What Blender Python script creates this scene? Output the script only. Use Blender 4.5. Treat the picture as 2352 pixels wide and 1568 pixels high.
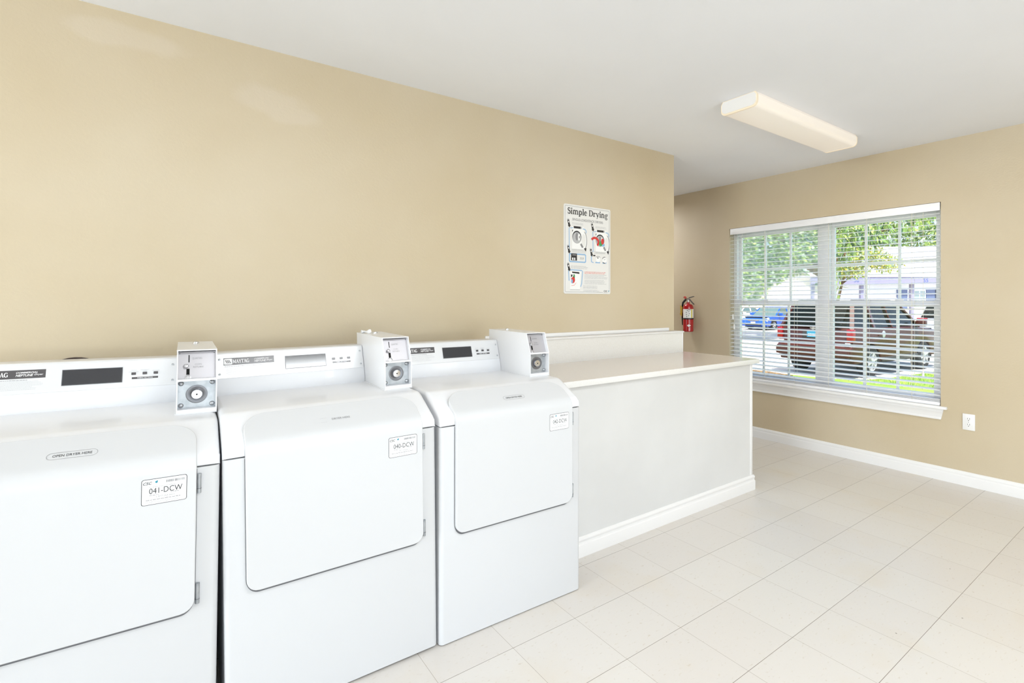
import bpy, bmesh, math, random
from mathutils import Vector, Matrix
random.seed(7)
SC = bpy.context.scene
for o in list(bpy.data.objects): bpy.data.objects.remove(o)
COL = SC.collection
PI = math.pi

# ------------------------------------------------------------------ camera
cam_d = bpy.data.cameras.new('camera'); cam = bpy.data.objects.new('camera', cam_d); COL.objects.link(cam)
cam.location = (0, 0, 1.3251)
cam.rotation_euler = (PI/2, 0, 0.9268 - PI/2)
cam_d.sensor_width = 36; cam_d.lens = 1173.53/2352*36
cam_d.shift_x = (1176-1268.98)/2352; cam_d.shift_y = (691.8-784)/2352
cam_d.clip_start = 0.02; cam_d.clip_end = 400
SC.camera = cam
# ------------------------------------------------------------------ exposure, sky, sun, lamps
SC.view_settings.view_transform = 'Standard'; SC.view_settings.look = 'None'
SC.view_settings.gamma = 1; SC.view_settings.use_curve_mapping = False
SC.view_settings.exposure = -0.03
W = bpy.data.worlds.new('sky'); SC.world = W; W.use_nodes = True
wn = W.node_tree.nodes; wl = W.node_tree.links; wn.clear()
sky = wn.new('ShaderNodeTexSky'); sky.sky_type = 'NISHITA'; sky.sun_disc = False
sky.sun_elevation = math.radians(62); sky.sun_rotation = math.radians(-100); sky.air_density = 0.7; sky.dust_density = 1.6
bg = wn.new('ShaderNodeBackground'); bg.inputs[1].default_value = 0.55
wo = wn.new('ShaderNodeOutputWorld')
wl.new(sky.outputs[0], bg.inputs[0]); wl.new(bg.outputs[0], wo.inputs[0])
sun_d = bpy.data.lights.new('sun', 'SUN'); sun = bpy.data.objects.new('sun', sun_d); COL.objects.link(sun)
sun_d.energy = 9.0; sun_d.angle = math.radians(0.6); sun_d.color = (1, .95, .87)
sun.rotation_euler = Vector((.30, .34, -1)).to_track_quat('-Z', 'Y').to_euler()
def area_lamp(name, loc, direction, sx, sy, power, color=(1, 1, 1)):
    d = bpy.data.lights.new(name, 'AREA'); d.shape = 'RECTANGLE'; d.size = sx; d.size_y = sy
    d.energy = power; d.color = color
    o = bpy.data.objects.new(name, d); COL.objects.link(o); o.location = loc
    o.rotation_euler = Vector(direction).to_track_quat('-Z', 'Y').to_euler(); return o
# unseen fill lamps added behind the camera, aimed in like daylight and ground bounce
area_lamp('fill_rear', (0.4, -4.68, 1.35), (0, 1, 0.30), 4.6, 2.1, 38, (.89, .955, 1))
area_lamp('fill_side', (-6.08, 0.2, 1.4), (1, 0, 0.25), 3.0, 2.0, 262, (.89, .955, 1))
area_lamp('fill_upward', (0.4, -5.0, 0.45), (0, 1, 1.0), 4.6, 1.2, 160, (.89, .955, 1))

# ------------------------------------------------------------------ materials
def lin(c):
    if isinstance(c, str): c = tuple(int(c[i:i+2], 16)/255 for i in (0, 2, 4))
    return tuple(((v/12.92) if v <= .04045 else ((v+.055)/1.055)**2.4) for v in c) + (1,)
def mat(name, col, rough=.5, metal=0, spec=.5, coat=0, emit=None, es=0, alpha=None, trans=0):
    m = bpy.data.materials.new(name); m.use_nodes = True
    b = m.node_tree.nodes['Principled BSDF']
    b.inputs['Base Color'].default_value = lin(col); b.inputs['Roughness'].default_value = rough
    b.inputs['Metallic'].default_value = metal; b.inputs['Specular IOR Level'].default_value = spec
    b.inputs['Coat Weight'].default_value = coat; b.inputs['Coat Roughness'].default_value = .08
    b.inputs['Transmission Weight'].default_value = trans
    if emit: b.inputs['Emission Color'].default_value = lin(emit); b.inputs['Emission Strength'].default_value = es
    return m
def nodes(m): return m.node_tree.nodes, m.node_tree.links, m.node_tree.nodes['Principled BSDF']
def noise_col(m, c1, c2, scale=5, detail=4, lo=.4, hi=.6, stretch=(1, 1, 1), bump=0, bscale=80, coords='Object'):
    n, l, b = nodes(m)
    tc = n.new('ShaderNodeTexCoord'); mp = n.new('ShaderNodeMapping'); mp.inputs['Scale'].default_value = stretch
    l.new(tc.outputs[coords], mp.inputs[0])
    nz = n.new('ShaderNodeTexNoise'); nz.inputs['Scale'].default_value = scale; nz.inputs['Detail'].default_value = detail
    l.new(mp.outputs[0], nz.inputs['Vector'])
    r = n.new('ShaderNodeValToRGB'); r.color_ramp.elements[0].position = lo; r.color_ramp.elements[1].position = hi
    r.color_ramp.elements[0].color = lin(c1); r.color_ramp.elements[1].color = lin(c2)
    l.new(nz.outputs[0], r.inputs[0]); l.new(r.outputs[0], b.inputs['Base Color'])
    if bump:
        n2 = n.new('ShaderNodeTexNoise'); n2.inputs['Scale'].default_value = bscale; n2.inputs['Detail'].default_value = 3
        l.new(tc.outputs[coords], n2.inputs['Vector'])
        bp = n.new('ShaderNodeBump'); bp.inputs['Strength'].default_value = bump; bp.inputs['Distance'].default_value = .003
        l.new(n2.outputs[0], bp.inputs['Height']); l.new(bp.outputs[0], b.inputs['Normal'])
    return m
M = {}
M['wall'] = noise_col(mat('tan wall paint', 'cebfa5', .5, spec=.45), 'c9b899', 'd2c4ab', .9, 5, .3, .7, bump=.25, bscale=90)
def patches(m, spots, col, amt):
    n, l, b = nodes(m); old = b.inputs['Base Color'].links[0].from_socket; tc = n.new('ShaderNodeTexCoord')
    nz = n.new('ShaderNodeTexNoise'); nz.inputs['Scale'].default_value = 5; nz.inputs['Detail'].default_value = 4; l.new(tc.outputs['Object'], nz.inputs['Vector']); acc = None
    for (x, z, rx, rz) in spots:
        mp = n.new('ShaderNodeMapping'); mp.inputs['Location'].default_value = (-x/rx, 0, -z/rz); mp.inputs['Scale'].default_value = (1/rx, 0, 1/rz); l.new(tc.outputs['Object'], mp.inputs[0])
        ln = n.new('ShaderNodeVectorMath'); ln.operation = 'LENGTH'; l.new(mp.outputs[0], ln.inputs[0])
        ad = n.new('ShaderNodeMath'); ad.operation = 'MULTIPLY_ADD'; l.new(nz.outputs[0], ad.inputs[0]); ad.inputs[1].default_value = 1.3; l.new(ln.outputs['Value'], ad.inputs[2])
        mr = n.new('ShaderNodeMapRange'); l.new(ad.outputs[0], mr.inputs[0]); mr.inputs[1].default_value = 1.5; mr.inputs[2].default_value = 1.2; mr.inputs[3].default_value = 0; mr.inputs[4].default_value = amt
        if acc is None: acc = mr.outputs[0]
        else:
            mx = n.new('ShaderNodeMath'); mx.operation = 'MAXIMUM'; l.new(acc, mx.inputs[0]); l.new(mr.outputs[0], mx.inputs[1]); acc = mx.outputs[0]
    mix = n.new('ShaderNodeMixRGB'); l.new(acc, mix.inputs[0]); l.new(old, mix.inputs[1]); mix.inputs[2].default_value = lin(col); l.new(mix.outputs[0], b.inputs['Base Color'])
M['wall_patched'] = noise_col(mat('tan wall paint with touch-ups', 'cebfa5', .5, spec=.45), 'c9b899', 'd2c4ab', .9, 5, .3, .7, bump=.25, bscale=90)
patches(M['wall_patched'], [(.37, 2.28, .22, .09), (.48, 2.23, .16, .07), (-.13, 2.42, .3, .07)], 'd8cbb8', .42)
M['ceil'] = noise_col(mat('white ceiling paint', 'e6e3df', .7, spec=.2), 'eeeff2', 'f2f3f6', 1.1, 3, .35, .65, bump=.12, bscale=60)
M['trim'] = mat('white trim paint', 'eeecea', .38)
M['frame'] = mat('white window vinyl', 'f2f1f3', .4)
M['enamel'] = mat('white appliance enamel', 'eaeaec', .3, spec=.4, coat=.2)  # lighter copy for tops, consoles and coin boxes, making up for weak light
M['enamel_dim'] = mat('white enamel toned down', 'd3d3d4', .35, spec=.35, coat=.1)  # same enamel darkened for cabinet and door, offsetting the strong front light
M['plate'] = mat('satin white faceplate', 'e2e2e3', .30, metal=.25)
M['brand'] = mat('charcoal brand plate', '4c484a', .22, spec=.8)
M['display'] = mat('dark display window', '25252a', .12, spec=.8)
M['ink'] = mat('black ink', '252326', .5)
M['inkgrey'] = mat('grey ink', '8b8a8c', .6)
M['inklight'] = mat('pale grey ink', 'b9b9bb', .6)
M['paper'] = mat('white label', 'f5f5f5', .35)
M['teal'] = mat('teal ink', '1e8aa0', .5)
M['whiteink'] = mat('white ink', 'f4f2f2', .5)
M['steel'] = mat('brushed steel', 'b4b6b9', .35, metal=.9)
M['steeldark'] = mat('dark steel', '77777a', .4, metal=.8)
M['chrome'] = mat('chrome', 'd5d5d8', .14, metal=1)
M['zinc'] = noise_col(mat('zinc plate', 'bfc2c5', .42, metal=.6), 'a6aaae', 'b7babd', 40, 3)
M['coinface'] = mat('satin coin plate', 'bdbabd', .34, metal=.4)
M['black'] = mat('black plastic', '141416', .45)
M['rubber'] = mat('black rubber', '1a1a1a', .8)
M['lam'] = noise_col(mat('beige countertop laminate', 'e0d6cb', .16, spec=.5), 'ddd3c8', 'e1d8cd', 240, 2)
M['lamedge'] = noise_col(mat('speckled white laminate', 'ece9e4', .35), 'e7e4df', 'eceae6', 260, 3)
M['panel'] = noise_col(mat('white panel paint', 'e9e8e6', .45), 'dad9d7', 'dfdedc', 2, 4)
M['slat'] = mat('white blind slat', 'f7f7f9', .35)
M['cord'] = mat('ivory cord', 'e6dfce', .7)
M['red'] = mat('red enamel', 'b00a18', .22, coat=.6)
M['yellow'] = mat('yellow ink', 'e3d23a', .6)
M['tag'] = mat('yellow paper tag', 'c9a23e', .7)
M['green'] = mat('green ink', '4c9a58', .6)
M['redink'] = mat('red ink', 'd23a34', .6)
M['pinkink'] = mat('pale red ink', 'e2837a', .6)
M['blueink'] = mat('light blue ink', '8db6dc', .6)
M['board'] = mat('poster board', 'e9e8e6', .3)
M['plastic'] = mat('white plastic', 'f2f0ee', .35)
M['ductbrown'] = mat('dark brown duct', '3a2a24', .6)
M['gap_shade'] = mat('grey door gap shade', '6f6f72', .7)  # flat grey for the shade line in the gap around the dryer door
M['gap'] = mat('black slot', '050505', .8)
# fluorescent diffuser: a lit lamp lens
M['lens'] = mat('lit acrylic lens', 'f6efe6', .35, emit='ffeedd', es=.17)
M['lensrib'] = mat('acrylic lens edge', 'efe2c8', .3, emit='ffeedd', es=.12)
# glass that lets daylight through
def glass_mat(name, tint=(1, 1, 1), gloss=.05):
    m = bpy.data.materials.new(name); m.use_nodes = True
    n = m.node_tree.nodes; l = m.node_tree.links; n.clear()
    t = n.new('ShaderNodeBsdfTransparent'); t.inputs[0].default_value = tint + (1,)
    g = n.new('ShaderNodeBsdfGlossy'); g.inputs['Roughness'].default_value = .02
    fr = n.new('ShaderNodeMixShader'); fr.inputs[0].default_value = gloss
    o = n.new('ShaderNodeOutputMaterial')
    l.new(t.outputs[0], fr.inputs[1]); l.new(g.outputs[0], fr.inputs[2]); l.new(fr.outputs[0], o.inputs[0]); return m
M['glass'] = glass_mat('window glass', (.97, .985, .98), .04)
def fog_glass():
    m = bpy.data.materials.new('fogged window glass'); m.use_nodes = True; n = m.node_tree.nodes; l = m.node_tree.links; n.clear()
    t = n.new('ShaderNodeBsdfTransparent'); t.inputs[0].default_value = (.97, .985, .98, 1)
    r = n.new('ShaderNodeBsdfRefraction'); r.inputs['IOR'].default_value = 1.003; r.inputs['Roughness'].default_value = .16
    d = n.new('ShaderNodeBsdfTranslucent'); d.inputs[0].default_value = (.9, .92, .9, 1)
    a = n.new('ShaderNodeMixShader'); a.inputs[0].default_value = .5; b = n.new('ShaderNodeMixShader'); b.inputs[0].default_value = .13; o = n.new('ShaderNodeOutputMaterial')
    l.new(t.outputs[0], a.inputs[1]); l.new(r.outputs[0], a.inputs[2]); l.new(a.outputs[0], b.inputs[1]); l.new(d.outputs[0], b.inputs[2]); l.new(b.outputs[0], o.inputs[0]); return m
M['fogglass'] = fog_glass()
# floor: vinyl tiles 0.3048 m with fine joints, mottled
def floor_mat():
    m = mat('vinyl floor tile', 'e6dfd5', .3, spec=.45); n, l, b = nodes(m)
    tc = n.new('ShaderNodeTexCoord'); sp = n.new('ShaderNodeSeparateXYZ'); l.new(tc.outputs['Object'], sp.inputs[0])
    G = .3048
    def joint(out, off, w):
        a = n.new('ShaderNodeMath'); a.operation = 'SUBTRACT'; l.new(out, a.inputs[0]); a.inputs[1].default_value = off
        d = n.new('ShaderNodeMath'); d.operation = 'DIVIDE'; l.new(a.outputs[0], d.inputs[0]); d.inputs[1].default_value = G
        f = n.new('ShaderNodeMath'); f.operation = 'PINGPONG'; l.new(d.outputs[0], f.inputs[0]); f.inputs[1].default_value = .5
        c = n.new('ShaderNodeMath'); c.operation = 'LESS_THAN'; l.new(f.outputs[0], c.inputs[0]); c.inputs[1].default_value = w
        fl = n.new('ShaderNodeMath'); fl.operation = 'FLOOR'; l.new(d.outputs[0], fl.inputs[0]); return c, fl
    jx, fx = joint(sp.outputs[0], 1.6623, .0024)
    jy, fy = joint(sp.outputs[1], 1.9575, .0032)
    # per tile tone
    cb = n.new('ShaderNodeCombineXYZ'); l.new(fx.outputs[0], cb.inputs[0]); l.new(fy.outputs[0], cb.inputs[1])
    wnz = n.new('ShaderNodeTexWhiteNoise'); wnz.noise_dimensions = '3D'; l.new(cb.outputs[0], wnz.inputs['Vector'])
    rt = n.new('ShaderNodeValToRGB'); rt.color_ramp.elements[0].color = lin('d9d3cc'); rt.color_ramp.elements[1].color = lin('dcd7d0')
    l.new(wnz.outputs['Value'], rt.inputs[0])
    # streaky chips, turned per tile is not needed
    mp = n.new('ShaderNodeMapping'); mp.inputs['Scale'].default_value = (26, 60, 1); mp.inputs['Rotation'].default_value = (0, 0, .5)
    l.new(tc.outputs['Object'], mp.inputs[0])
    nz = n.new('ShaderNodeTexNoise'); nz.inputs['Scale'].default_value = 1.6; nz.inputs['Detail'].default_value = 2; l.new(mp.outputs[0], nz.inputs['Vector'])
    r1 = n.new('ShaderNodeValToRGB'); r1.color_ramp.elements[0].position = .63; r1.color_ramp.elements[1].position = .75
    r1.color_ramp.elements[0].color = (0, 0, 0, 1); r1.color_ramp.elements[1].color = (1, 1, 1, 1); l.new(nz.outputs[0], r1.inputs[0])
    mx = n.new('ShaderNodeMixRGB'); l.new(r1.outputs[0], mx.inputs[0]); l.new(rt.outputs[0], mx.inputs[1]); mx.inputs[2].default_value = lin('cec5b8')
    # worn stains
    n3 = n.new('ShaderNodeTexNoise'); n3.inputs['Scale'].default_value = 3.1; n3.inputs['Detail'].default_value = 6; l.new(tc.outputs['Object'], n3.inputs['Vector'])
    r3 = n.new('ShaderNodeValToRGB'); r3.color_ramp.elements[0].position = .55; r3.color_ramp.elements[1].position = .8
    r3.color_ramp.elements[0].color = (0, 0, 0, 1); r3.color_ramp.elements[1].color = (.55, .55, .55, 1); l.new(n3.outputs[0], r3.inputs[0])
    m3 = n.new('ShaderNodeMixRGB'); l.new(r3.outputs[0], m3.inputs[0]); l.new(mx.outputs[0], m3.inputs[1]); m3.inputs[2].default_value = lin('d8ccb9')
    # dark specks
    v = n.new('ShaderNodeTexVoronoi'); v.inputs['Scale'].default_value = 9; l.new(tc.outputs['Object'], v.inputs['Vector'])
    ls = n.new('ShaderNodeMath'); ls.operation = 'LESS_THAN'; l.new(v.outputs['Distance'], ls.inputs[0]); ls.inputs[1].default_value = .028
    vc = n.new('ShaderNodeSeparateColor'); l.new(v.outputs['Color'], vc.inputs[0])
    gt = n.new('ShaderNodeMath'); gt.operation = 'GREATER_THAN'; l.new(vc.outputs[0], gt.inputs[0]); gt.inputs[1].default_value = .72
    mu = n.new('ShaderNodeMath'); mu.operation = 'MULTIPLY'; l.new(ls.outputs[0], mu.inputs[0]); l.new(gt.outputs[0], mu.inputs[1])
    m4 = n.new('ShaderNodeMixRGB'); l.new(mu.outputs[0], m4.inputs[0]); l.new(m3.outputs[0], m4.inputs[1]); m4.inputs[2].default_value = lin('8a8072')
    m5 = n.new('ShaderNodeMixRGB'); l.new(jx.outputs[0], m5.inputs[0]); l.new(m4.outputs[0], m5.inputs[1]); m5.inputs[2].default_value = lin('a79c8e')
    m6 = n.new('ShaderNodeMixRGB'); l.new(jy.outputs[0], m6.inputs[0]); l.new(m5.outputs[0], m6.inputs[1]); m6.inputs[2].default_value = lin('857a6e')
    l.new(m6.outputs[0], b.inputs['Base Color']); return m
M['floor'] = floor_mat()

# ------------------------------------------------------------------ mesh helpers
class B:
    def __init__(s): s.bm = bmesh.new(); s.mats = []
    def mi(s, m):
        m = M[m] if isinstance(m, str) else m
        if m not in s.mats: s.mats.append(m)
        return s.mats.index(m)
    def _add(s, t, m):
        i = s.mi(m)
        for f in t.faces: f.material_index = i
        me = bpy.data.meshes.new('t'); t.to_mesh(me); t.free(); s.bm.from_mesh(me); bpy.data.meshes.remove(me)
    def box(s, x0, x1, y0, y1, z0, z1, m, bev=0, seg=2, mx=None):
        t = bmesh.new(); bmesh.ops.create_cube(t, size=1)
        for v in t.verts: v.co = Vector(((x0+x1)/2+v.co.x*(x1-x0), (y0+y1)/2+v.co.y*(y1-y0), (z0+z1)/2+v.co.z*(z1-z0)))
        if bev: bmesh.ops.bevel(t, geom=list(t.edges), offset=bev, segments=seg, affect='EDGES', profile=.5)
        if mx: bmesh.ops.transform(t, matrix=mx, verts=t.verts)
        bmesh.ops.recalc_face_normals(t, faces=t.faces)
        s._add(t, m); return s
    def prism(s, pts, axis, a0, a1, m, bev=0, seg=2, mx=None):
        """polygon pts (2D) extruded along axis 'x' (pts=y,z), 'y' (x,z) or 'z' (x,y)"""
        t = bmesh.new()
        def P(p, a): return {'x': (a, p[0], p[1]), 'y': (p[0], a, p[1]), 'z': (p[0], p[1], a)}[axis]
        va = [t.verts.new(P(p, a0)) for p in pts]; vb = [t.verts.new(P(p, a1)) for p in pts]
        t.faces.new(va); t.faces.new(vb[::-1]); k = len(pts)
        for i in range(k): t.faces.new((va[i], vb[i], vb[(i+1) % k], va[(i+1) % k]))
        bmesh.ops.recalc_face_normals(t, faces=t.faces)
        if bev:
            es = [e for e in t.edges if e.calc_face_angle(0) > .5]
            bmesh.ops.bevel(t, geom=es, offset=bev, segments=seg, affect='EDGES', profile=.5)
        if mx: bmesh.ops.transform(t, matrix=mx, verts=t.verts)
        s._add(t, m); return s
    def cyl(s, p0, p1, r, m, seg=20, r2=None, caps=True):
        p0, p1 = Vector(p0), Vector(p1); d = p1-p0
        t = bmesh.new(); bmesh.ops.create_cone(t, cap_ends=caps, segments=seg, radius1=r, radius2=r if r2 is None else r2, depth=d.length)
        bmesh.ops.transform(t, matrix=Matrix.Translation((p0+p1)/2) @ d.to_track_quat('Z', 'Y').to_matrix().to_4x4(), verts=t.verts)
        s._add(t, m); return s
    def lathe(s, prof, origin, axis, m, seg=28):
        """prof: (radius, height along axis)"""
        t = bmesh.new(); q = Vector(axis).to_track_quat('Z', 'Y'); rings = []
        for r, h in prof:
            rings.append([t.verts.new(Vector(origin)+q @ Vector((max(r, 1e-4)*math.cos(2*PI*i/seg), max(r, 1e-4)*math.sin(2*PI*i/seg), h))) for i in range(seg)])
        for a, b in zip(rings, rings[1:]):
            for i in range(seg): t.faces.new((a[i], a[(i+1) % seg], b[(i+1) % seg], b[i]))
        if prof[0][0] > 2e-4: t.faces.new(rings[0][::-1])
        if prof[-1][0] > 2e-4: t.faces.new(rings[-1])
        s._add(t, m); return s
    def tube(s, pts, r, m, seg=8):
        t = bmesh.new(); pts = [Vector(p) for p in pts]; rings = []
        for i, p in enumerate(pts):
            d = (pts[min(i+1, len(pts)-1)]-pts[max(i-1, 0)]).normalized(); q = d.to_track_quat('Z', 'Y')
            rr = r[i] if isinstance(r, (list, tuple)) else r
            rings.append([t.verts.new(p+q @ Vector((rr*math.cos(2*PI*k/seg), rr*math.sin(2*PI*k/seg), 0))) for k in range(seg)])
        for a, b in zip(rings, rings[1:]):
            for i in range(seg): t.faces.new((a[i], a[(i+1) % seg], b[(i+1) % seg], b[i]))
        t.faces.new(rings[0][::-1]); t.faces.new(rings[-1]); s._add(t, m); return s
    def poly(s, pts, m):
        i = s.mi(m); f = s.bm.faces.new([s.bm.verts.new(p) for p in pts]); f.material_index = i; return s
    def text(s, txt, size, mx, m, bold=0, align='CENTER', width=None, shear=0, sp=1):
        c = bpy.data.curves.new('t', 'FONT'); c.body = txt; c.size = size; c.align_x = align; c.offset = bold*size
        c.shear = shear; c.space_character = sp; c.resolution_u = 3
        o = bpy.data.objects.new('t', c); COL.objects.link(o)
        dg = bpy.context.evaluated_depsgraph_get(); me = bpy.data.meshes.new_from_object(o.evaluated_get(dg))
        bpy.data.objects.remove(o); bpy.data.curves.remove(c)
        t = bmesh.new(); t.from_mesh(me); bpy.data.meshes.remove(me)
        if width and t.verts:
            xs = [v.co.x for v in t.verts]; w = max(xs)-min(xs); k = width/w
            for v in t.verts: v.co.x *= k
        bmesh.ops.transform(t, matrix=mx, verts=t.verts); s._add(t, m); return s
    def obj(s, name, parent=None, smooth=.6, loc=None):
        me = bpy.data.meshes.new(name); s.bm.to_mesh(me); s.bm.free()
        for m in s.mats: me.materials.append(m)
        if smooth:
            me.polygons.foreach_set('use_smooth', [True]*len(me.polygons)); me.set_sharp_from_angle(angle=smooth)
        o = bpy.data.objects.new(name, me); COL.objects.link(o)
        if parent: o.parent = parent
        if loc: o.location = loc
        return o
def tag(o, label, cat, group=None):
    o['label'] = label; o['category'] = cat
    if group: o['group'] = group
    return o
def thing(name, label, cat, loc=(0, 0, 0), rz=0, group=None):
    o = bpy.data.objects.new(name, None); COL.objects.link(o); o.location = loc; o.rotation_euler = (0, 0, rz)
    o.empty_display_size = .05
    return tag(o, label, cat, group)
def struct(o): o['kind'] = 'structure'; return o
def struct_empty(name):
    o = bpy.data.objects.new(name, None); COL.objects.link(o); o.empty_display_size = .05; return struct(o)
def frame(o, x, y):   # matrix from origin and the two in-plane axes
    x = Vector(x).normalized(); y = Vector(y).normalized(); z = x.cross(y); mt = Matrix((x, y, z)).transposed().to_4x4(); mt.translation = Vector(o); return mt
def rrect(w, h, r, n=6, cx=0, cy=0):
    pts = []
    for (sx, sy, a0) in ((1, -1, -PI/2), (1, 1, 0), (-1, 1, PI/2), (-1, -1, PI)):
        for i in range(n+1):
            a = a0+PI/2*i/n; pts.append((cx+sx*(w/2-r)+r*math.cos(a), cy+sy*(h/2-r)+r*math.sin(a)))
    return pts
class Flat(B):
    """flat printed shapes: 2D coordinates placed by a frame matrix, raised a little per layer"""
    def __init__(s, mx): super().__init__(); s.mx = mx; s.k = 0
    def P(s, x, y, z): return s.mx @ Vector((x, y, z))
    def shape(s, pts, m, z): s.poly([s.P(x, y, z) for x, y in pts], m); return s
    def rect(s, x0, y0, x1, y1, m, z=.0004): return s.shape([(x0, y0), (x1, y0), (x1, y1), (x0, y1)], m, z)
    def ring(s, outer, inner, m, z=.0004):
        i = s.mi(m); a = [s.bm.verts.new(s.P(x, y, z)) for x, y in outer]; b = [s.bm.verts.new(s.P(x, y, z)) for x, y in inner]; n = len(a)
        for k in range(n): s.bm.faces.new((a[k], a[(k+1) % n], b[(k+1) % n], b[k])).material_index = i
        return s
    def stroke(s, pts, w, m, z=.0004):
        s.k += 1; z += s.k*6e-6; i = s.mi(m); L = []; R = []; n = len(pts)
        for k, p in enumerate(pts):
            a = pts[max(k-1, 0)]; b = pts[min(k+1, n-1)]; dx, dy = b[0]-a[0], b[1]-a[1]; q = math.hypot(dx, dy) or 1
            ww = (w[k] if isinstance(w, (list, tuple)) else w)/2; nx, ny = -dy/q*ww, dx/q*ww
            L.append(s.bm.verts.new(s.P(p[0]+nx, p[1]+ny, z))); R.append(s.bm.verts.new(s.P(p[0]-nx, p[1]-ny, z)))
        for k in range(n-1): s.bm.faces.new((R[k], R[k+1], L[k+1], L[k])).material_index = i
        return s
    def disc(s, x, y, rx, ry, m, z=.0004, n=24, a0=0, a1=2*PI):
        return s.shape([(x+rx*math.cos(a0+(a1-a0)*i/n), y+ry*math.sin(a0+(a1-a0)*i/n)) for i in range(n if a1-a0 > 6.2 else n+1)], m, z)
    def txt(s, t, size, x, y, m, z=.0004, **k): return s.text(t, size, s.mx @ Matrix.Translation((x, y, z)), m, **k)
    def lines(s, x0, x1, ys, h, m, z=.0004, seed=1):     # rows of print too small to read
        rn = random.Random(seed)
        for y in ys:
            x = x0; xe = x0+(x1-x0)*rn.uniform(.82, 1)
            while x < xe:
                w = h*rn.uniform(1.5, 5); s.rect(x, y, min(x+w, xe), y+h*rn.uniform(.7, 1), m, z); x += w+h*.7
        return s
# slab serif letters built from strokes (unit em: cap height .7, x height .48)
def arcp(cx, cy, rx, ry, a0, a1, n=14): return [(cx+rx*math.cos(math.radians(a0+(a1-a0)*i/n)), cy+ry*math.sin(math.radians(a0+(a1-a0)*i/n))) for i in range(n+1)]
def GL(ch):
    T, t = .125, .055; S = []; st = lambda x, a, b: S.append(([(x, a), (x, b)], T)); sl = lambda x, y, w=.26: S.append(([(x-w/2, y), (x+w/2, y)], t)); H = t/2
    thick = lambda n, a, b: [a+(b-a)*math.sin(PI*i/n) for i in range(n+1)]
    if ch == 'S':
        p = arcp(.24, .525, .15, .145, 35, 270)+arcp(.24, .195, .165, .165, 85, -150); S.append((p, [.07+.06*math.sin(PI*(i/(len(p)-1))) for i in range(len(p))]))
        S.append(([(.375, .52), (.375, .7)], .05)); S.append(([(.085, .0), (.085, .2)], .05)); return S, .48
    if ch == 'i': st(.14, 0, .48); sl(.14, H); sl(.09, .48-H, .16); S.append((arcp(.14, .64, .04, .04, 0, 360), .08)); return S, .28
    if ch == 'm':
        for x in (.14, .44, .74): st(x, 0, .40 if x > .2 else .48); sl(x, H, .24)
        sl(.09, .48-H, .16)
        for x in (.14, .44): S.append((arcp(x+.15, .34, .15, .115, 165, 0), thick(14, .05, .11)))
        return S, .88
    if ch == 'n':
        st(.14, 0, .48); st(.44, 0, .38); sl(.14, H, .24); sl(.44, H, .24); sl(.09, .48-H, .16); S.append((arcp(.29, .34, .15, .115, 165, 0), thick(14, .05, .11))); return S, .59
    if ch == 'p':
        st(.14, -.2, .48); sl(.14, -.2+H, .26); sl(.09, .48-H, .16); S.append((arcp(.28, .24, .16, .215, 160, -160, 20), thick(20, .045, .125))); return S, .54
    if ch == 'l': st(.14, 0, .74); sl(.14, H); sl(.09, .74-H, .16); return S, .28
    if ch == 'e': S.append((arcp(.24, .24, .16, .215, 5, 325, 24), thick(24, .05, .125))); S.append(([(.1, .25), (.4, .25)], .05)); return S, .46
    if ch == 'D': st(.14, 0, .7); S.append((arcp(.3, .35, .27, .325, 90, -90, 20), thick(20, .05, .135))); sl(.2, H, .36); sl(.2, .7-H, .36); return S, .66
    if ch == 'r': st(.14, 0, .48); sl(.15, H, .28); sl(.09, .48-H, .16); S.append((arcp(.3, .33, .15, .12, 165, 60), .07)); S.append((arcp(.37, .40, .03, .03, 0, 360), .06)); return S, .44
    if ch == 'y': S.append(([(.1, .46), (.29, .02)], .12)); S.append(([(.44, .46), (.27, -.04), (.2, -.15), (.1, -.16)], [.05, .06, .06, .07])); sl(.1, .48-H, .22); sl(.44, .48-H, .2); return S, .53
    if ch == 'g':
        S.append((arcp(.23, .31, .135, .14, 0, 360, 22), [.05+.05*abs(math.cos(2*PI*i/22)) for i in range(23)])); S.append(([(.34, .42), (.48, .44)], .07))
        S.append((arcp(.24, -.07, .165, .1, 0, 360, 22), .065)); S.append(([(.16, .18), (.12, .09), (.2, .03), (.3, .03)], .06)); return S, .5
    if ch == 'M':
        S.append(([(.12, 0), (.12, .7)], .07)); st(.66, 0, .7); S.append(([(.13, .68), (.38, .08)], .13)); S.append(([(.38, .08), (.64, .68)], .06)); sl(.12, H, .22); sl(.66, H); sl(.1, .7-H, .2); sl(.68, .7-H, .22); return S, .8
    if ch == 'A': S.append(([(.08, .02), (.33, .68)], .06)); S.append(([(.31, .7), (.58, .02)], .135)); S.append(([(.18, .22), (.48, .22)], .05)); sl(.1, H, .22); sl(.57, H, .24); return S, .68
    if ch == 'Y': S.append(([(.08, .68), (.32, .3)], .13)); S.append(([(.56, .68), (.34, .3)], .06)); st(.33, 0, .34); sl(.33, H); sl(.1, .7-H, .24); sl(.56, .7-H, .2); return S, .64
    if ch == 'T': st(.3, 0, .7); sl(.3, H, .3); S.append(([(.02, .665), (.58, .665)], .07)); S.append(([(.04, .5), (.04, .69)], .05)); S.append(([(.56, .5), (.56, .69)], .05)); return S, .6
    if ch == 'G': p = arcp(.35, .35, .26, .325, 45, 345, 24); S.append((p, thick(24, .05, .14))); st(.58, .03, .3); S.append(([(.44, .31), (.68, .31)], .055)); S.append(([(.55, .5), (.55, .69)], .05)); return S, .7
    return S, .25
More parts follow.
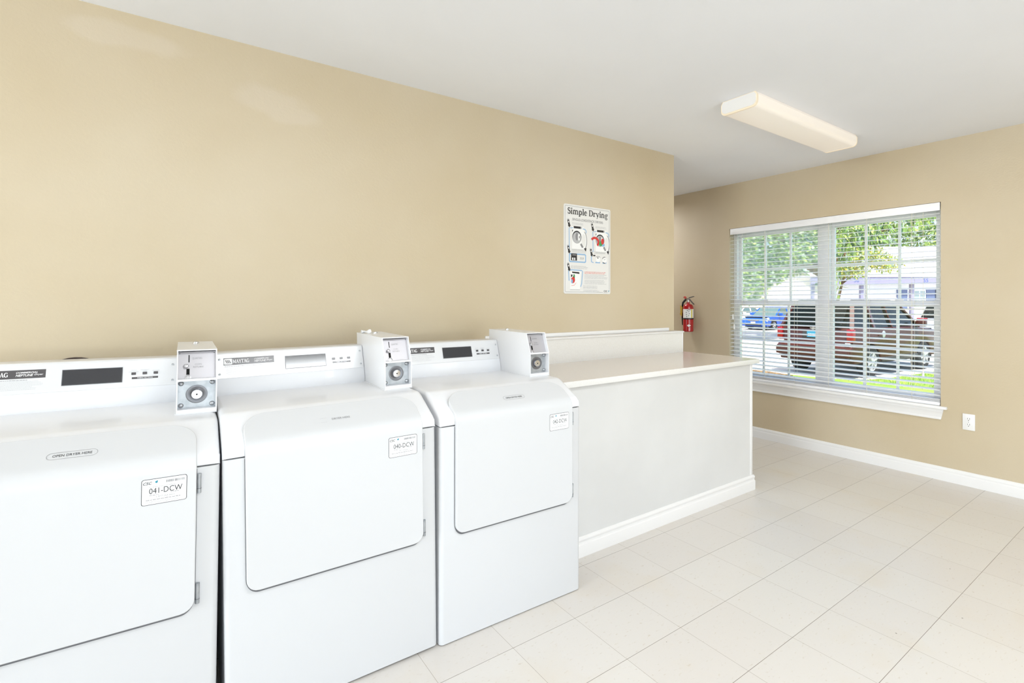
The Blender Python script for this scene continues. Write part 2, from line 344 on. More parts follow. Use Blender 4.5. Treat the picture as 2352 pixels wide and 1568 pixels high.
def serif(F, txt, x, y, width, height, m, z=.0005):
    tot = sum(GL(c)[1] for c in txt); kx = width/tot; ky = height/.7; x0 = x
    for c in txt:
        S, adv = GL(c)
        for pts, w in S:
            w2 = [v*(kx+ky)/2 for v in w] if isinstance(w, list) else w*(kx+ky)/2
            F.stroke([(x0+px*kx, y+py*ky) for px, py in pts], w2, m, z)
        x0 += adv*kx

# ================================================================== SETTING
XW, YW, ZC = 4.591, 2.751, 2.52            # window wall, dryer wall, ceiling
XE, YE = 3.31, 5.2                          # end of dryer wall, depth of the recess behind it
XB, YR = -6.0, -4.6                         # walls behind the camera
WT = .16
struct(B().box(XB-.2, XW+WT, YR-.2, YE+.2, -.12, 0, 'floor').obj('floor', smooth=0))
struct(B().box(XB-.2, XW+WT, YR-.2, YE+.2, ZC, ZC+.12, 'ceil').obj('ceiling', smooth=0))
struct(B().box(XB-.2, XE, YW, YW+.12, 0, ZC, 'wall_patched').obj('wall_left', smooth=0))
OY0, OY1, OZ0, OZ1 = 1.305, 3.097, .527, 2.066   # window opening
w = B()
w.box(XW, XW+WT, YR-.2, OY0, 0, ZC, 'wall'); w.box(XW, XW+WT, OY1, YE+.2, 0, ZC, 'wall')
w.box(XW, XW+WT, OY0, OY1, OZ1, ZC, 'wall'); w.box(XW, XW+WT, OY0, OY1, 0, OZ0, 'wall')
struct(w.obj('wall_far', smooth=0))
struct(B().box(XB-.2, XW, YE, YE+.12, 0, ZC, 'wall').obj('wall_recess', smooth=0))
# walls behind the camera, each with an opening added for the fill lamps
w = B(); w.box(XB-.2, -2.0, YR-.12, YR, 0, ZC, 'wall'); w.box(2.8, XW, YR-.12, YR, 0, ZC, 'wall'); w.box(-2.0, 2.8, YR-.12, YR, 2.42, ZC, 'wall'); w.box(-2.0, 2.8, YR-.12, YR, 0, .2, 'wall')
struct(w.obj('wall_right', smooth=0))
w = B(); w.box(XB-.12, XB, YR, -1.4, 0, ZC, 'wall'); w.box(XB-.12, XB, 1.8, YW, 0, ZC, 'wall'); w.box(XB-.12, XB, -1.4, 1.8, 2.42, ZC, 'wall'); w.box(XB-.12, XB, -1.4, 1.8, 0, .3, 'wall')
struct(w.obj('wall_near', smooth=0))
for nm, horiz, a0, a1, z0, c in (('added_window_rear', True, -2.0, 2.8, .2, YR-.06), ('added_window_side', False, -1.4, 1.8, .3, XB-.06)):  # unseen windows added so the fill lamps can shine in
    e = struct_empty(nm); f = B(); g = B()
    for k in range(4):
        p = a0+(a1-a0)*k/3
        lo, hi = (p, p+.05) if k == 0 else ((p-.05, p) if k == 3 else (p-.025, p+.025))
        f.box(lo, hi, c-.03, c+.03, z0, 2.42, 'frame', .004) if horiz else f.box(c-.03, c+.03, lo, hi, z0, 2.42, 'frame', .004)
    for za, zb in ((z0, z0+.05), (2.37, 2.42)):
        f.box(a0, a1, c-.03, c+.03, za, zb, 'frame', .004) if horiz else f.box(c-.03, c+.03, a0, a1, za, zb, 'frame', .004)
    f.obj('window_frame', e)
    g.box(a0, a1, c-.003, c+.003, z0, 2.42, 'glass') if horiz else g.box(c-.003, c+.003, a0, a1, z0, 2.42, 'glass')
    g.obj('pane', e, smooth=0)
def skirt(name, pts_prof, axis, a0, a1, mx=None):
    return struct(B().prism(pts_prof, axis, a0, a1, 'trim').obj(name, smooth=.5))
# window wall baseboard (profile in x,z runs along y)
BP = lambda x, s: [(x, 0), (x+s*.016, 0), (x+s*.016, .058), (x+s*.0145, .066), (x+s*.011, .071), (x+s*.0125, .079), (x+s*.010, .088), (x+s*.005, .097), (x, .099)]
skirt('baseboard_far', BP(XW, -1), 'y', YR, YE)
skirt('baseboard_left', [(YW-(a-XW)*-1*-1 if False else YW+(a-XW), b) for a, b in BP(XW, -1)], 'x', XB, XE)
# wooden strip along the dryer wall above the ledge
struct(B().box(1.546, 3.238, YW-.012, YW, 1.0865, 1.1125, 'trim', .003).obj('trim_1'))

# ================================================================== WINDOW
win = struct_empty('window_1'); GX = XW+.105
mull0, mull1 = 2.138, 2.236
f = B(); f.box(GX-.03, GX+.055, OY0, OY0+.036, OZ0, OZ1, 'frame', .003); f.box(GX-.03, GX+.055, OY1-.04, OY1, OZ0, OZ1, 'frame', .003)
f.box(GX-.03, GX+.055, mull0, mull1, OZ0, OZ1, 'frame', .003); f.box(GX-.027, GX+.052, OY0+.01, OY1-.01, OZ1-.04, OZ1-.001, 'frame', .003); f.box(GX-.027, GX+.052, OY0+.01, OY1-.01, OZ0+.001, OZ0+.03, 'frame', .003)
f.obj('window_frame', win)
for (ya, yb) in ((OY0+.036, mull0), (mull1, OY1-.04)):
    for (za, zb, x, sw) in ((.575, 1.335, GX-.012, .03), (1.285, OZ1-.04, GX+.022, .026)):
        s = B(); s.box(x-.014, x+.014, ya, ya+sw, za, zb, 'frame', .002); s.box(x-.014, x+.014, yb-sw, yb, za, zb, 'frame', .002)
        s.box(x-.0125, x+.0125, ya+.004, yb-.004, za+.0015, za+.034, 'frame', .002); s.box(x-.0125, x+.0125, ya+.004, yb-.004, zb-.052, zb-.0015, 'frame', .002)
        so = s.obj('sash', win); g = B()
        zm = (za+.034+zb-.052)/2
        for k in (1, 2): yy = ya+sw+(yb-ya-2*sw)*k/3; g.box(x-.008, x+.008, yy-.010, yy+.010, za+.03, zb-.05, 'frame', .002)
        g.box(x-.007, x+.007, ya+sw, yb-sw, zm-.010, zm+.010, 'frame', .002); g.obj('muntin_grid', so)
        B().box(x-.002, x+.002, ya+sw-.005, yb-sw+.005, za+.03, zb-.048, 'fogglass' if ya > 2 and za > 1 else 'glass').obj('pane', so, smooth=0)
for y in (1.6, 2.75): B().box(GX-.034, GX-.022, y-.03, y+.03, 1.328, 1.340, 'frame', .002).obj('sash_lock', win)
st = B(); st.prism([(GX-.026, OY0+.001), (GX-.026, OY1-.001), (XW, OY1-.001), (XW, OY1+.042), (XW-.032, OY1+.042), (XW-.032, OY0-.042), (XW, OY0-.042), (XW, OY0+.001)], 'z', .527, .547, 'trim', .003); st.obj('window_stool', win)
ap = B()
apr = [(XW, .448), (XW-.012, .448), (XW-.012, .458), (XW-.009, .463), (XW-.011, .48), (XW-.014, .498), (XW-.018, .507), (XW-.018, .527), (XW, .527)]
ap.prism(apr, 'y', OY0-.02, OY1+.02, 'trim'); 
for v_ in ap.bm.verts: v_.co.y += (.527-v_.co.z)*.22*(1 if v_.co.y < 2 else -1)
ap.obj('window_apron', win, smooth=.4)
# ---- blind
bl = thing('window_blind', 'white slatted window blind with a plain valance and ivory cords', 'blind', (XW+.03, (OY0+OY1)/2, .5475))
BX = .0; hy = (OY1-OY0)/2-.006
zb0 = .5475
v = B(); v.box(-.028, -.020, -hy, hy, 2.004-zb0, 2.064-zb0, 'slat', .002); v.obj('valance', bl)
B().box(-.018, .026, -hy+.005, hy-.005, 2.018-zb0, 2.062-zb0, 'slat', .002).obj('headrail', bl)
s = B(); tl = math.radians(-9)
def slat(z, mt='slat'):
    n = 4; top = []; 
    for i in range(n+1):
        q = -.025+.05*i/n; h = .0022*(1-(q/.025)**2); top.append((q*math.cos(tl)-h*math.sin(tl)*-1, -q*math.sin(tl)*1+h))
    pr = top+[(a, b-.0024) for a, b in reversed(top)]
    pr = [(a, b+z-zb0) for a, b in pr]
    s.prism(pr, 'y', -hy, hy, mt)
NS = 35; zt, zlow = 1.985, .625
for i in range(NS): slat(zt-(zt-zlow)*i/(NS-1))
for k in range(4): s.box(-.025, .025, -hy, hy, .575-zb0+k*.0055, .5778-zb0+k*.0055, 'slat')
s.obj('slats', bl, smooth=.7)
B().box(-.026, .026, -hy, hy, .5475-zb0, .572-zb0, 'slat', .004).obj('bottom_rail', bl)
def ycord(px): return None
yc = (OY0+OY1)/2
for ly in (2.955, 2.71, 2.42, 2.115, 1.81, 1.49):
    c = B()
    for dx in (-.027, .027): c.cyl((dx, ly-yc, .565-zb0), (dx, ly-yc, 2.01-zb0), .0011, 'cord', 6)
    c.cyl((0, ly-yc+.014, .565-zb0), (0, ly-yc+.014, 2.01-zb0), .0010, 'cord', 6); c.obj('ladder_cord', bl)
for ly, zz in ((3.055, 1.19), (3.04, 1.09), (1.415, .80)):
    c = B(); c.cyl((-.032, ly-yc, zz-zb0), (-.032, ly-yc, 2.0-zb0), .0012, 'cord', 6); co = c.obj('pull_cord', bl)
    B().lathe([(.002, .05), (.006, .045), (.009, .0), (.0, -.002)], (-.032, ly-yc, zz-zb0-.045), (0, 0, 1), 'plastic', 12).obj('cord_tassel', co)

# ================================================================== DRYERS
DW = .686
def vnorm(a): l = math.hypot(*a); return (a[0]/l, a[1]/l)
def door_profile(n=90):
    """outline (y,z) of the front that the door follows, sampled by length, with normals"""
    raw = [(0, .422), (0, .848)]
    cx, cz, r = .034, .848, .034; ang = math.radians(57)
    for i in range(1, 11): a = PI-ang*i/10; raw.append((cx+r*math.cos(a), cz+r*math.sin(a)))
    raw.append((.112, raw[-1][1]+(.112-raw[-1][0])*math.tan(PI/2-ang)))
    L = [0]
    for a, b in zip(raw, raw[1:]): L.append(L[-1]+math.hypot(b[0]-a[0], b[1]-a[1]))
    def at(s):
        s = min(max(s, 0), L[-1])
        for i in range(len(L)-1):
            if s <= L[i+1]+1e-9:
                t = (s-L[i])/(L[i+1]-L[i]); a, b = raw[i], raw[i+1]
                d = vnorm((b[0]-a[0], b[1]-a[1])); return (a[0]+t*(b[0]-a[0]), a[1]+t*(b[1]-a[1])), (-d[1], d[0])
    return at, L[-1]
def door_mesh():
    at, Lt = door_profile(); x0, x1 = .059, .628; b = B(); i = b.mi('enamel_dim')
    layers = [(.0025, .018), (.0006, .0165), (0, .013), (0, .003)]
    loops = []
    samp = sorted(set([round(Lt*k/60, 5) for k in range(61)]+[.002, .005, .01, .016, .023, .03]+[Lt-q for q in (.002, .006, .012, .02, .03, .042, .055, .07)]))
    for ins, h in layers:
        rows = []
        for s0 in samp:
            s1 = ins+(Lt-2*ins)*s0/Lt
            rb, rt = .036-ins, .072-ins; e = 0
            if s1-ins < rb: e = rb-math.sqrt(max(rb*rb-(rb-(s1-ins))**2, 0))
            if Lt-ins-s1 < rt: e = rt-math.sqrt(max(rt*rt-(rt-(Lt-ins-s1))**2, 0))
            e = max(e, 0)
            (y, z), (ny, nz) = at(s1)
            # widen the top a little: the slope narrows toward the hinge side
            rows.append((b.bm.verts.new((x0+ins+e, y+ny*h, z+nz*h)), b.bm.verts.new((x1-ins-e, y+ny*h, z+nz*h))))
        loops.append(rows)
    for r0, r1 in zip(loops[0], loops[0][1:]): b.bm.faces.new((r0[0], r1[0], r1[1], r0[1]))
    for A, C in zip(loops, loops[1:]):
        for k in range(len(samp)-1):
            b.bm.faces.new((A[k][0], C[k][0], C[k+1][0], A[k+1][0])); b.bm.faces.new((A[k][1], A[k+1][1], C[k+1][1], C[k][1]))
        b.bm.faces.new((A[0][0], A[0][1], C[0][1], C[0][0])); b.bm.faces.new((A[-1][0], C[-1][0], C[-1][1], A[-1][1]))
    bmesh.ops.remove_doubles(b.bm, verts=b.bm.verts, dist=1e-6); bmesh.ops.recalc_face_normals(b.bm, faces=b.bm.faces)
    return b
CN = Vector((0, -.947, .322)); CT = Vector((0, .322, .947))
def CF(x, z, off=0): t = (z-1.020)/.947; return Vector((x, .546, 1.020))+CT*t+CN*off
def face_frame(x, z, off): return frame(CF(x, z, off), (1, 0, 0), CT)
def dryer(number, label, loc, rz, tilt=0, pill='full', hint_x=.35):
    root = thing('clothes_dryer', label, 'dryer', loc, rz, 'coin operated dryers in a row'); root.rotation_euler = (0, tilt, rz)
    # cabinet: rounded footprint
    cb = B(); fp = [(.0, .68), (.0, .016)]+[(.016-.016*math.cos(a), .016-.016*math.sin(a)) for a in (.3, .8, 1.27)]+[(.016, 0), (DW-.016, 0)]+[(DW-.016+.016*math.sin(a), .016-.016*math.cos(a)) for a in (.3, .8, 1.27)]+[(DW, .016), (DW, .68)]
    cb.prism(fp, 'z', .004, .8385, 'enamel_dim'); cb.obj('cabinet', root, smooth=.5)
    for fx in (.05, DW-.05):
        for fy in (.05, .63): B().cyl((fx, fy, 0), (fx, fy, .005), .022, 'rubber', 14).obj('foot', root)
    # sloping top cover with rolled side edges
    pr = [(.003, .842), (.0, .845), (.0, .856), (.0022, .868), (.008, .878), (.018, .8865), (.142, .949), (.152, .953), (.165, .9555), (.66, .957), (.68, .956), (.68, .842)]
    tc = B(); t = bmesh.new(); secs = [(0, .016), (.0016, .009), (.006, .0035), (.013, .0006), (.019, 0)]
    xs = [(x, d) for x, d in secs]+[(DW-x, d) for x, d in reversed(secs)]
    cyy, czz = .34, .86; rings = []
    for x, d in xs:
        ring = []
        for (y, z) in pr:
            zz = z-d if z > .875 else z; yy = y+(d*.6 if y < .14 and z > .843 else 0); ring.append(t.verts.new((x, yy, zz)))
        rings.append(ring)
    n = len(pr)
    for a, b2 in zip(rings, rings[1:]):
        for k in range(n): t.faces.new((a[k], a[(k+1) % n], b2[(k+1) % n], b2[k]))
    t.faces.new(rings[0]); t.faces.new(rings[-1][::-1]); bmesh.ops.recalc_face_normals(t, faces=t.faces); tc._add(t, 'enamel'); tc.obj('top_cover', root, smooth=.75)
    B().box(.010, DW-.010, .012, .67, .837, .8425, 'black').obj('seam_gasket', root)
    door = door_mesh().obj('door', root, smooth=.5)
    dsl = B(); rows = []; ba, bb = .0375, .0475  # flat dark strip painting the shaded groove below and around the door
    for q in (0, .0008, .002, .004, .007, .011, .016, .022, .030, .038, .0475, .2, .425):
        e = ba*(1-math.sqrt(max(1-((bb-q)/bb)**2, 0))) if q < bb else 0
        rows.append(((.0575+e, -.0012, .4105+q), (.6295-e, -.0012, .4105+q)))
    for r0, r1 in zip(rows, rows[1:]): dsl.poly([r0[0], r0[1], r1[1], r1[0]], 'gap_shade')
    dsl.obj('door_gap_shade', door, smooth=0)
    for z0, z1 in ((.765, .822), (.438, .498)):
        h = B(); h.cyl((.6345, -.006, z0), (.6345, -.006, z1), .0055, 'zinc', 12); h.box(.630, .6385, -.0055, .002, z0+.004, z1-.004, 'zinc')
        h.cyl((.6345, -.006, z0+.013), (.6345, -.006, z0+.0145), .006, 'steeldark', 12); h.obj('hinge', door)
    # number label on the door
    F = Flat(frame((.5525, -.0183, .7935), (1, 0, 0), (0, 0, 1))); w_, h_ = .1045, .073
    F.shape(rrect(w_, h_, .006), 'ink', .0000); F.shape(rrect(w_-.0028, h_-.0028, .005), 'paper', .0003)
    F.txt('CSC', .0105, -.0505+.001, .0215, 'ink', .0006, bold=.02, align='LEFT', shear=.25, width=None, sp=1.0)
    F.stroke([(-.021, .0285), (-.0185, .0245), (-.0165, .0305)], .003, 'teal', .0006); F.disc(-.0185, .0265, .0028, .0028, 'teal', .0006)
    F.txt('SERVICEWORKS', .0042, -.049, .0155, 'inklight', .0006, align='LEFT', shear=.15)
    rn = random.Random(5); x = .004
    while x < .047:
        ww = rn.choice((.0007, .0012, .002)); F.rect(x, .0215, x+ww, .0285, 'inkgrey', .0006); x += ww+rn.choice((.0008, .0012))
    F.lines(-.036, .03, (.0125,), .0017, 'inklight', .0006, 2)
    F.txt(number, .0228, .003, -.0055, 'ink', .0006, width=.076)
    F.lines(-.034, -.01, (-.0105,), .0017, 'inkgrey', .0006, 3); F.lines(.014, .036, (-.0085,), .0017, 'inkgrey', .0006, 4)
    F.txt('1-877-264-6622', .0062, .002, -.0172, 'inkgrey', .0006, width=.042)
    F.lines(-.042, .04, (-.0232,), .0019, 'inkgrey', .0006, 6); F.lines(-.044, .044, (-.0278,), .0014, 'inklight', .0006, 8); F.lines(-.044, .044, (-.0312,), .0014, 'inklight', .0006, 9)
    F.obj('number_label', door, smooth=0)
    # handle hint label on the sloping part
    at, Lt = door_profile(); (y, z), (ny, nz) = at(.422+.078); up = Vector((0, nz, -ny)) if nz > 0 else Vector((0, -nz, ny))
    up = Vector((0, -nz*-1, -ny)); tdir = Vector((0, nz, -ny))
    F = Flat(frame((hint_x, y+ny*.0183, z+nz*.0183), (1, 0, 0), tdir))
    if pill != 'worn':
        F.ring(rrect(.104, .024, .0118), rrect(.1023, .0223, .0111), 'inkgrey', .0002)
        F.txt('OPEN DRYER HERE', .0125, 0, -.0042, 'ink', .0004, width=.080)
        F.obj('hint_label', door, smooth=0)
    else:
        F.txt('DRYER HERE', .0125, .016, -.0042, 'inkgrey', .0004, width=.06)
        F.lines(-.05, -.03, (.008, -.011), .001, 'inklight', .0004, 5); F.obj('hint_label', door, smooth=0)
    # console
    cp = [(.530, .953), (.538, .990), (.544, 1.010), (.546, 1.0195), (.578, 1.1135), (.585, 1.1185), (.68, 1.1185), (.68, .953)]
    con = B(); con.prism(cp, 'x', .004, .573, 'enamel', .002, 2); con = con.obj('console', root, smooth=.4)
    fr = B(); fr.box(.007, .571, 0, .0995, -.0008, .0016, 'plate', .0006, 1, mx=frame(CF(0, 1.0195), (1, 0, 0), CT)); fr.obj('faceplate', con)
    F = Flat(face_frame(.123, 1.083, .0019)); F.rect(-.089, -.0145, .089, .0145, 'brand', .0)
    F.shape(rrect(.0285, .0235, .004, cx=-.0735), 'whiteink', .0003)
    for dx in (-.0055, .0, .0055): F.stroke([(-.0735+dx-.0035, .006), (-.0735+dx+.0035, -.0065)], .0028, 'brand', .0006)
    serif(F, 'MAYTAG', -.0575, -.0075, .057, .015, 'whiteink', .0004)
    F.txt('COMMERCIAL', .0075, .043, .0030, 'whiteink', .0004, bold=.02, shear=.3, width=.052)
    F.txt('NEPTUNE', .0105, .037, -.0072, 'whiteink', .0004, bold=.02, shear=.3, width=.042)
    F.txt('Dryer', .0075, .0715, -.0048, 'whiteink', .0004, bold=.015, shear=.3, width=.022)
    F.obj('brand_plate', con, smooth=0)
    F = Flat(face_frame(.123, 1.06, .0019)); F.lines(-.086, .06, (.0035,), .0018, 'inkgrey', 0, 11)
    F.lines(-.080, .088, (-.001, -.0055, -.010, -.0145, -.019, -.0235, -.028), .0011, 'inklight', 0, 12)
    F.obj('rules_print', con, smooth=0)
    d = B(); d.box(-.0805, .0805, -.028, .028, .0, .0012, 'steeldark', .0003, 1, mx=face_frame(.333, 1.0645, .0016)); d.box(-.0785, .0785, -.026, .026, .001, .0019, 'display', mx=face_frame(.333, 1.0645, .0016)); d.obj('display_window', con)
    for bx in (.4445, .4765, .5085): B().box(-.0065, .0065, -.0045, .0045, 0, .003, 'brand', .0006, 1, mx=face_frame(bx, 1.066, .0016)).obj('button', con)
    F = Flat(face_frame(.4775, 1.0505, .0019)); F.rect(-.038, -.0036, .038, .0036, 'brand', 0); F.txt('FABRIC SETTINGS', .0056, 0, -.0018, 'whiteink', .0003, width=.044, bold=.01)
    for bx, t1 in ((.4535-.4865, ('WHITES', 'AND COLORS')), (-.001, ('PERMANENT', 'PRESS')), (.031, ('DELICATES',))):
        for k, tt in enumerate(t1): F.txt(tt, .0045, bx, .0275-.0055*k+(0 if len(t1) > 1 else -.004), 'inklight', .0002)
    F.obj('settings_print', con, smooth=0)
    for sx in (.0205, .559):
        for sz in (1.0925, 1.036): B().lathe([(.0042, 0), (.0042, .0012), (.002, .0022), (0, .0023)], CF(sx, sz, .0016), CN, 'steel', 12).obj('screw', con)
    # coin box
    X0, X1, Y0, Z0, ZS, Z1, Y1, YB = .5735, .6865, .250, .959, 1.069, 1.168, .286, .665
    bx = B(); side = [(Y0, Z0), (Y0, ZS), (Y1, Z1), (YB, Z1+.003), (YB, Z0)]
    bx.prism(side, 'x', X0, X0+.0032, 'enamel'); bx.prism(side, 'x', X1-.0032, X1, 'enamel')
    bx.prism([(Y1-.0004, Z1+.0005), (Y1-.0012, Z1-.0035), (YB+.0004, Z1-.001), (YB+.0004, Z1+.0035)], 'x', X0-.0004, X1+.0004, 'enamel')
    bx.prism([(Y0, ZS-.0035), (Y0+.0005, ZS+.0035), (Y0+.05, ZS+.0035), (Y0+.05, ZS-.0035)], 'x', X0+.003, X1-.003, 'enamel')
    bx.box(X0+.003, X1-.003, Y0, YB, Z0, Z0+.012, 'enamel'); bx.box(X0+.003, X1-.003, YB-.004, YB, Z0, Z1, 'enamel')
    bx.box(X0-.004, X1, Y0-.004, YB, Z0-.0035, Z0, 'enamel', .001)
    box = bx.obj('coin_box', root, smooth=.3)
    sl = vnorm((Y1-Y0, Z1-ZS)); ud = Vector((0, sl[0], sl[1])); nd = Vector((0, -sl[1], sl[0])); cx = (X0+X1)/2; REC = .022
    po = Vector((cx, Y0, ZS))+ud*.053-nd*REC
    mxp = frame(po, (1, 0, 0), ud)
    B().box(-.054, .054, -.051, .052, -.003, 0, 'coinface', mx=mxp).obj('coin_plate', box)
    F = Flat(mxp); F.rect(-.0245, .014, -.0215, .040, 'gap', .0003); F.obj('coin_slot', box, smooth=0)
    F = Flat(mxp); F.rect(-.030, -.036, -.021, -.008, 'gap', .0003); F.obj('return_slot', box, smooth=0)
    F = Flat(mxp); F.txt('QUARTERS', .0098, .0, .0245, 'inkgrey', .0003, width=.028); F.txt('COIN', .0078, .003, .004, 'inkgrey', .0003); F.txt('RETURN', .0078, .003, -.0055, 'inkgrey', .0003); F.obj('lettering', box, smooth=0)
    kn = B(); kn.lathe([(.005, 0), (.007, .003), (.0075, .008), (.005, .012), (0, .0125)], mxp @ Vector((-.031, -.0005, 0)), nd, 'chrome', 16)
    kn.obj('return_knob', box)
    B().lathe([(.0095, 0), (.009, .003), (.006, .0035), (.005, .001)], mxp @ Vector((-.026, -.038, 0)), nd, 'chrome', 16).obj('return_bezel', box)
    for sx in (-.049, .049):
        for sy in (-.045, .046): B().cyl(mxp @ Vector((sx, sy, 0)), mxp @ Vector((sx, sy, .001)), .0018, 'steeldark', 8).obj('screw', box)
    mxl = frame((cx, Y0+.030, (Z0+.012+ZS-.004)/2), (1, 0, 0), (0, 0, 1)); hh = (ZS-.004-Z0-.012)/2
    lp = B(); lp.box(-.054, .054, -hh, hh, -.004, 0, 'zinc', mx=mxl); lp.obj('lock_plate', box)
    q = mxl.to_3x3() @ Vector((0, 0, 1)); c0 = mxl @ Vector((0, -.001, 0))
    B().lathe([(.031, 0), (.031, .0015), (.0285, .002), (.024, .0016), (.0225, .0012), (.018, .0009), (.0175, .0006)], c0, q, 'steeldark', 32).obj('lock_cup', box)
    B().lathe([(.0165, 0), (.0165, .009), (.0145, .011), (.006, .0112), (.0055, .0118), (0, .0118)], c0, q, 'chrome', 28).obj('lock_cylinder', box)
    B().cyl(c0+q*.0115, c0+q*.0122, .0028, 'gap', 10).obj('keyhole', box)
    for sx in (-.044, .044):
        for sy in (-hh+.010, hh-.010): B().lathe([(.008, 0), (.0078, .002), (.0055, .005), (.002, .0064), (0, .0065)], mxl @ Vector((sx, sy, 0)), q, 'steel', 16).obj('rivet', box)
    B().lathe([(.010, 0), (.010, .004), (.0085, .0075), (.0035, .0085), (0, .0085)], (cx, .565, Z1+.0025), (0, 0, 1), 'chrome', 20).obj('top_lock', box)
    return root
dryer('041-DCW', 'white coin dryer marked 041-DCW, cut off by the left edge of the photo', (-.573, 1.865, 0), math.radians(-1.1), math.radians(.8), hint_x=.350)
dryer('040-DCW', 'white coin dryer marked 040-DCW with its worn hint label, in the middle of the row', (.138, 1.845, 0), math.radians(-1.2), math.radians(-.55), 'worn', .336)
dryer('042-DCW', 'white coin dryer marked 042-DCW, right beside the white folding counter', (.8295, 1.821, .001), math.radians(-1.2), math.radians(.1), hint_x=.352)
# crumpled white tag lying beside the lock on the middle coin box
tg = B(); rn = random.Random(3); pts = []
for i in range(7):
    for j in range(4): pts.append(Vector((-.022+.044*i/6, -.010+.02*j/3, .006+.006*math.sin(i*1.1+j)*rn.random()+(.005 if 1 <= j <= 2 else -.004))))
vs = [tg.bm.verts.new(p) for p in pts]; tg.mi('paper')
for i in range(6):
    for j in range(3): tg.bm.faces.new((vs[i*4+j], vs[i*4+4+j], vs[i*4+5+j], vs[i*4+1+j]))
bmesh.ops.recalc_face_normals(tg.bm, faces=tg.bm.faces[:]); bmesh.ops.solidify(tg.bm, geom=tg.bm.faces[:], thickness=.0012); bmesh.ops.recalc_face_normals(tg.bm, faces=tg.bm.faces[:])
tag(tg.obj('paper_tag', smooth=1.2, loc=(.735, 2.425, 1.179)), 'crumpled white paper tag lying on top of the middle coin box', 'tag')
# exhaust duct behind the first dryer
dv = thing('exhaust_duct', 'dark brown round duct on the wall, just showing above the left dryer', 'duct', (-.297, YW, .985))
B().lathe([(.119, 0), (.119, .004), (.115, .006), (.105, .010), (.102, .05), (.099, .05), (.099, .0)], (0, 0, 0), (0, -1, 0), 'ductbrown', 40).obj('wall_flange', dv)

# ================================================================== FOLDING COUNTER
ct = thing('folding_counter', 'long white boxed counter with moulded base, right of the dryers', 'counter', (2.45, 2.04, 0))
CX0, CX1, CY0, CY1, CZ = 1.56-2.45, 3.292-2.45, 0, YW-2.04-.02, .887
B().box(CX0, CX1, CY0, CY0+.018, 0, CZ, 'panel').obj('front_panel', ct, smooth=0)
B().box(CX1-.018, CX1, CY0+.018, CY1, 0, CZ, 'panel').obj('end_panel', ct, smooth=0)
B().box(CX0, CX0+.018, CY0+.018, CY1, 0, CZ, 'panel').obj('side_panel', ct, smooth=0)
B().box(CX1-.022, CX1+.004, CY0-.004, CY0+.022, .07, CZ, 'trim', .003).obj('corner_trim', ct)
mb = B(); prof = [(0, 0), (-.017, 0), (-.017, .060), (-.0155, .064), (-.0105, .068), (-.009, .076), (-.0115, .083), (-.014, .088), (-.013, .094), (-.008, .100), (-.003, .103), (0, .103)]
prof = [(a, b*.98) for a, b in prof]
mb.prism([(CY0+a, b) for a, b in prof], 'x', CX0, CX1+.017, 'trim'); mb.prism([(CX1-a*.985, b*.997) for a, b in prof], 'y', CY0+.0005, CY1, 'trim')
mb.obj('base_moulding', ct, smooth=.4)
tp = thing('countertop', 'glossy beige laminate top with speckled white edge, on the white counter', 'countertop', (2.45, 2.04, CZ+.0025))
B().box(1.553-2.45, 3.338-2.45, -.026, CY1, .0, .0285, 'lam').obj('slab', tp, smooth=0)
e = B(); e.box(1.553-2.45, 3.3385-2.45, -.030, -.026, -.002, .0287, 'lamedge', .001); e.box(3.338-2.45, 3.341-2.45, -.030, CY1, -.002, .0287, 'lamedge', .001); e.obj('edge_band', tp)
lg = thing('wall_ledge', 'low white speckled ledge standing on the counter against the tan wall', 'ledge', (2.45, YW, .9157))
B().box(1.55-2.45, 3.313-2.45, -.090, -.001, 0, .160, 'lamedge').obj('splash_panel', lg, smooth=0)
B().box(1.475-2.45, 3.320-2.45, -.097, -.001, .160, .1705, 'trim', .002).obj('ledge_cap', lg)
B().box(3.300-2.45, 3.3145-2.45, -.0915, -.078, 0, .160, 'trim', .002).obj('corner_strip', lg)

# ================================================================== POSTER
PW, PH = .434, .618
ps = thing('wall_poster', 'white poster headed Simple Drying with small dryer drawings, on the tan wall', 'poster', (2.160, YW, 1.378))
bd = B(); bd.prism([(x+PW/2, y+PH/2) for x, y in rrect(PW, PH, .012)], 'y', -.004, -.0005, 'board'); bd.obj('board', ps, smooth=0)
PM = frame((0, -.0042, 0), (1, 0, 0), (0, 0, 1))
def X(fx): return fx*PW
def Y(fy): return (1-fy)*PH
F = Flat(PM); F.ring([(x+PW/2, y+PH/2) for x, y in rrect(PW-.020, PH-.022, .008)], [(x+PW/2, y+PH/2) for x, y in rrect(PW-.024, PH-.026, .006)], 'inkgrey', .0002)
F.rect(X(.83), Y(.995), X(.985), Y(.948), 'board', .0004); F.obj('border', ps, smooth=0)
F = Flat(PM); serif(F, 'Simple Drying', X(.07), Y(.108), X(.87), .043, 'ink', .0006); F.obj('title', ps, smooth=0)
F = Flat(PM); F.txt('SINGLE-LOAD/STACK DRYERS', .0235, X(.5), Y(.177), 'inkgrey', .0005, width=X(.66), bold=.004); F.obj('subtitle', ps, smooth=0)
def arrow(fx, fy):
    F = Flat(PM @ Matrix.Translation((X(fx), Y(fy), 0)) @ Matrix.Rotation(math.radians(14), 4, 'Z'))
    F.rect(-.008, -.026, .008, .012, 'ink', .0006); F.shape([(-.013, -.026), (.013, -.026), (0, -.042)], 'ink', .0006); F.rect(-.008, .013, .008, .019, 'inklight', .0006)
    F.rect(-.003, -.008, .004, .004, 'whiteink', .0008); F.obj('step_arrow', ps, smooth=0)
for a in ((.092, .195), (.592, .212), (.09, .487), (.565, .505), (.09, .685)): arrow(*a)
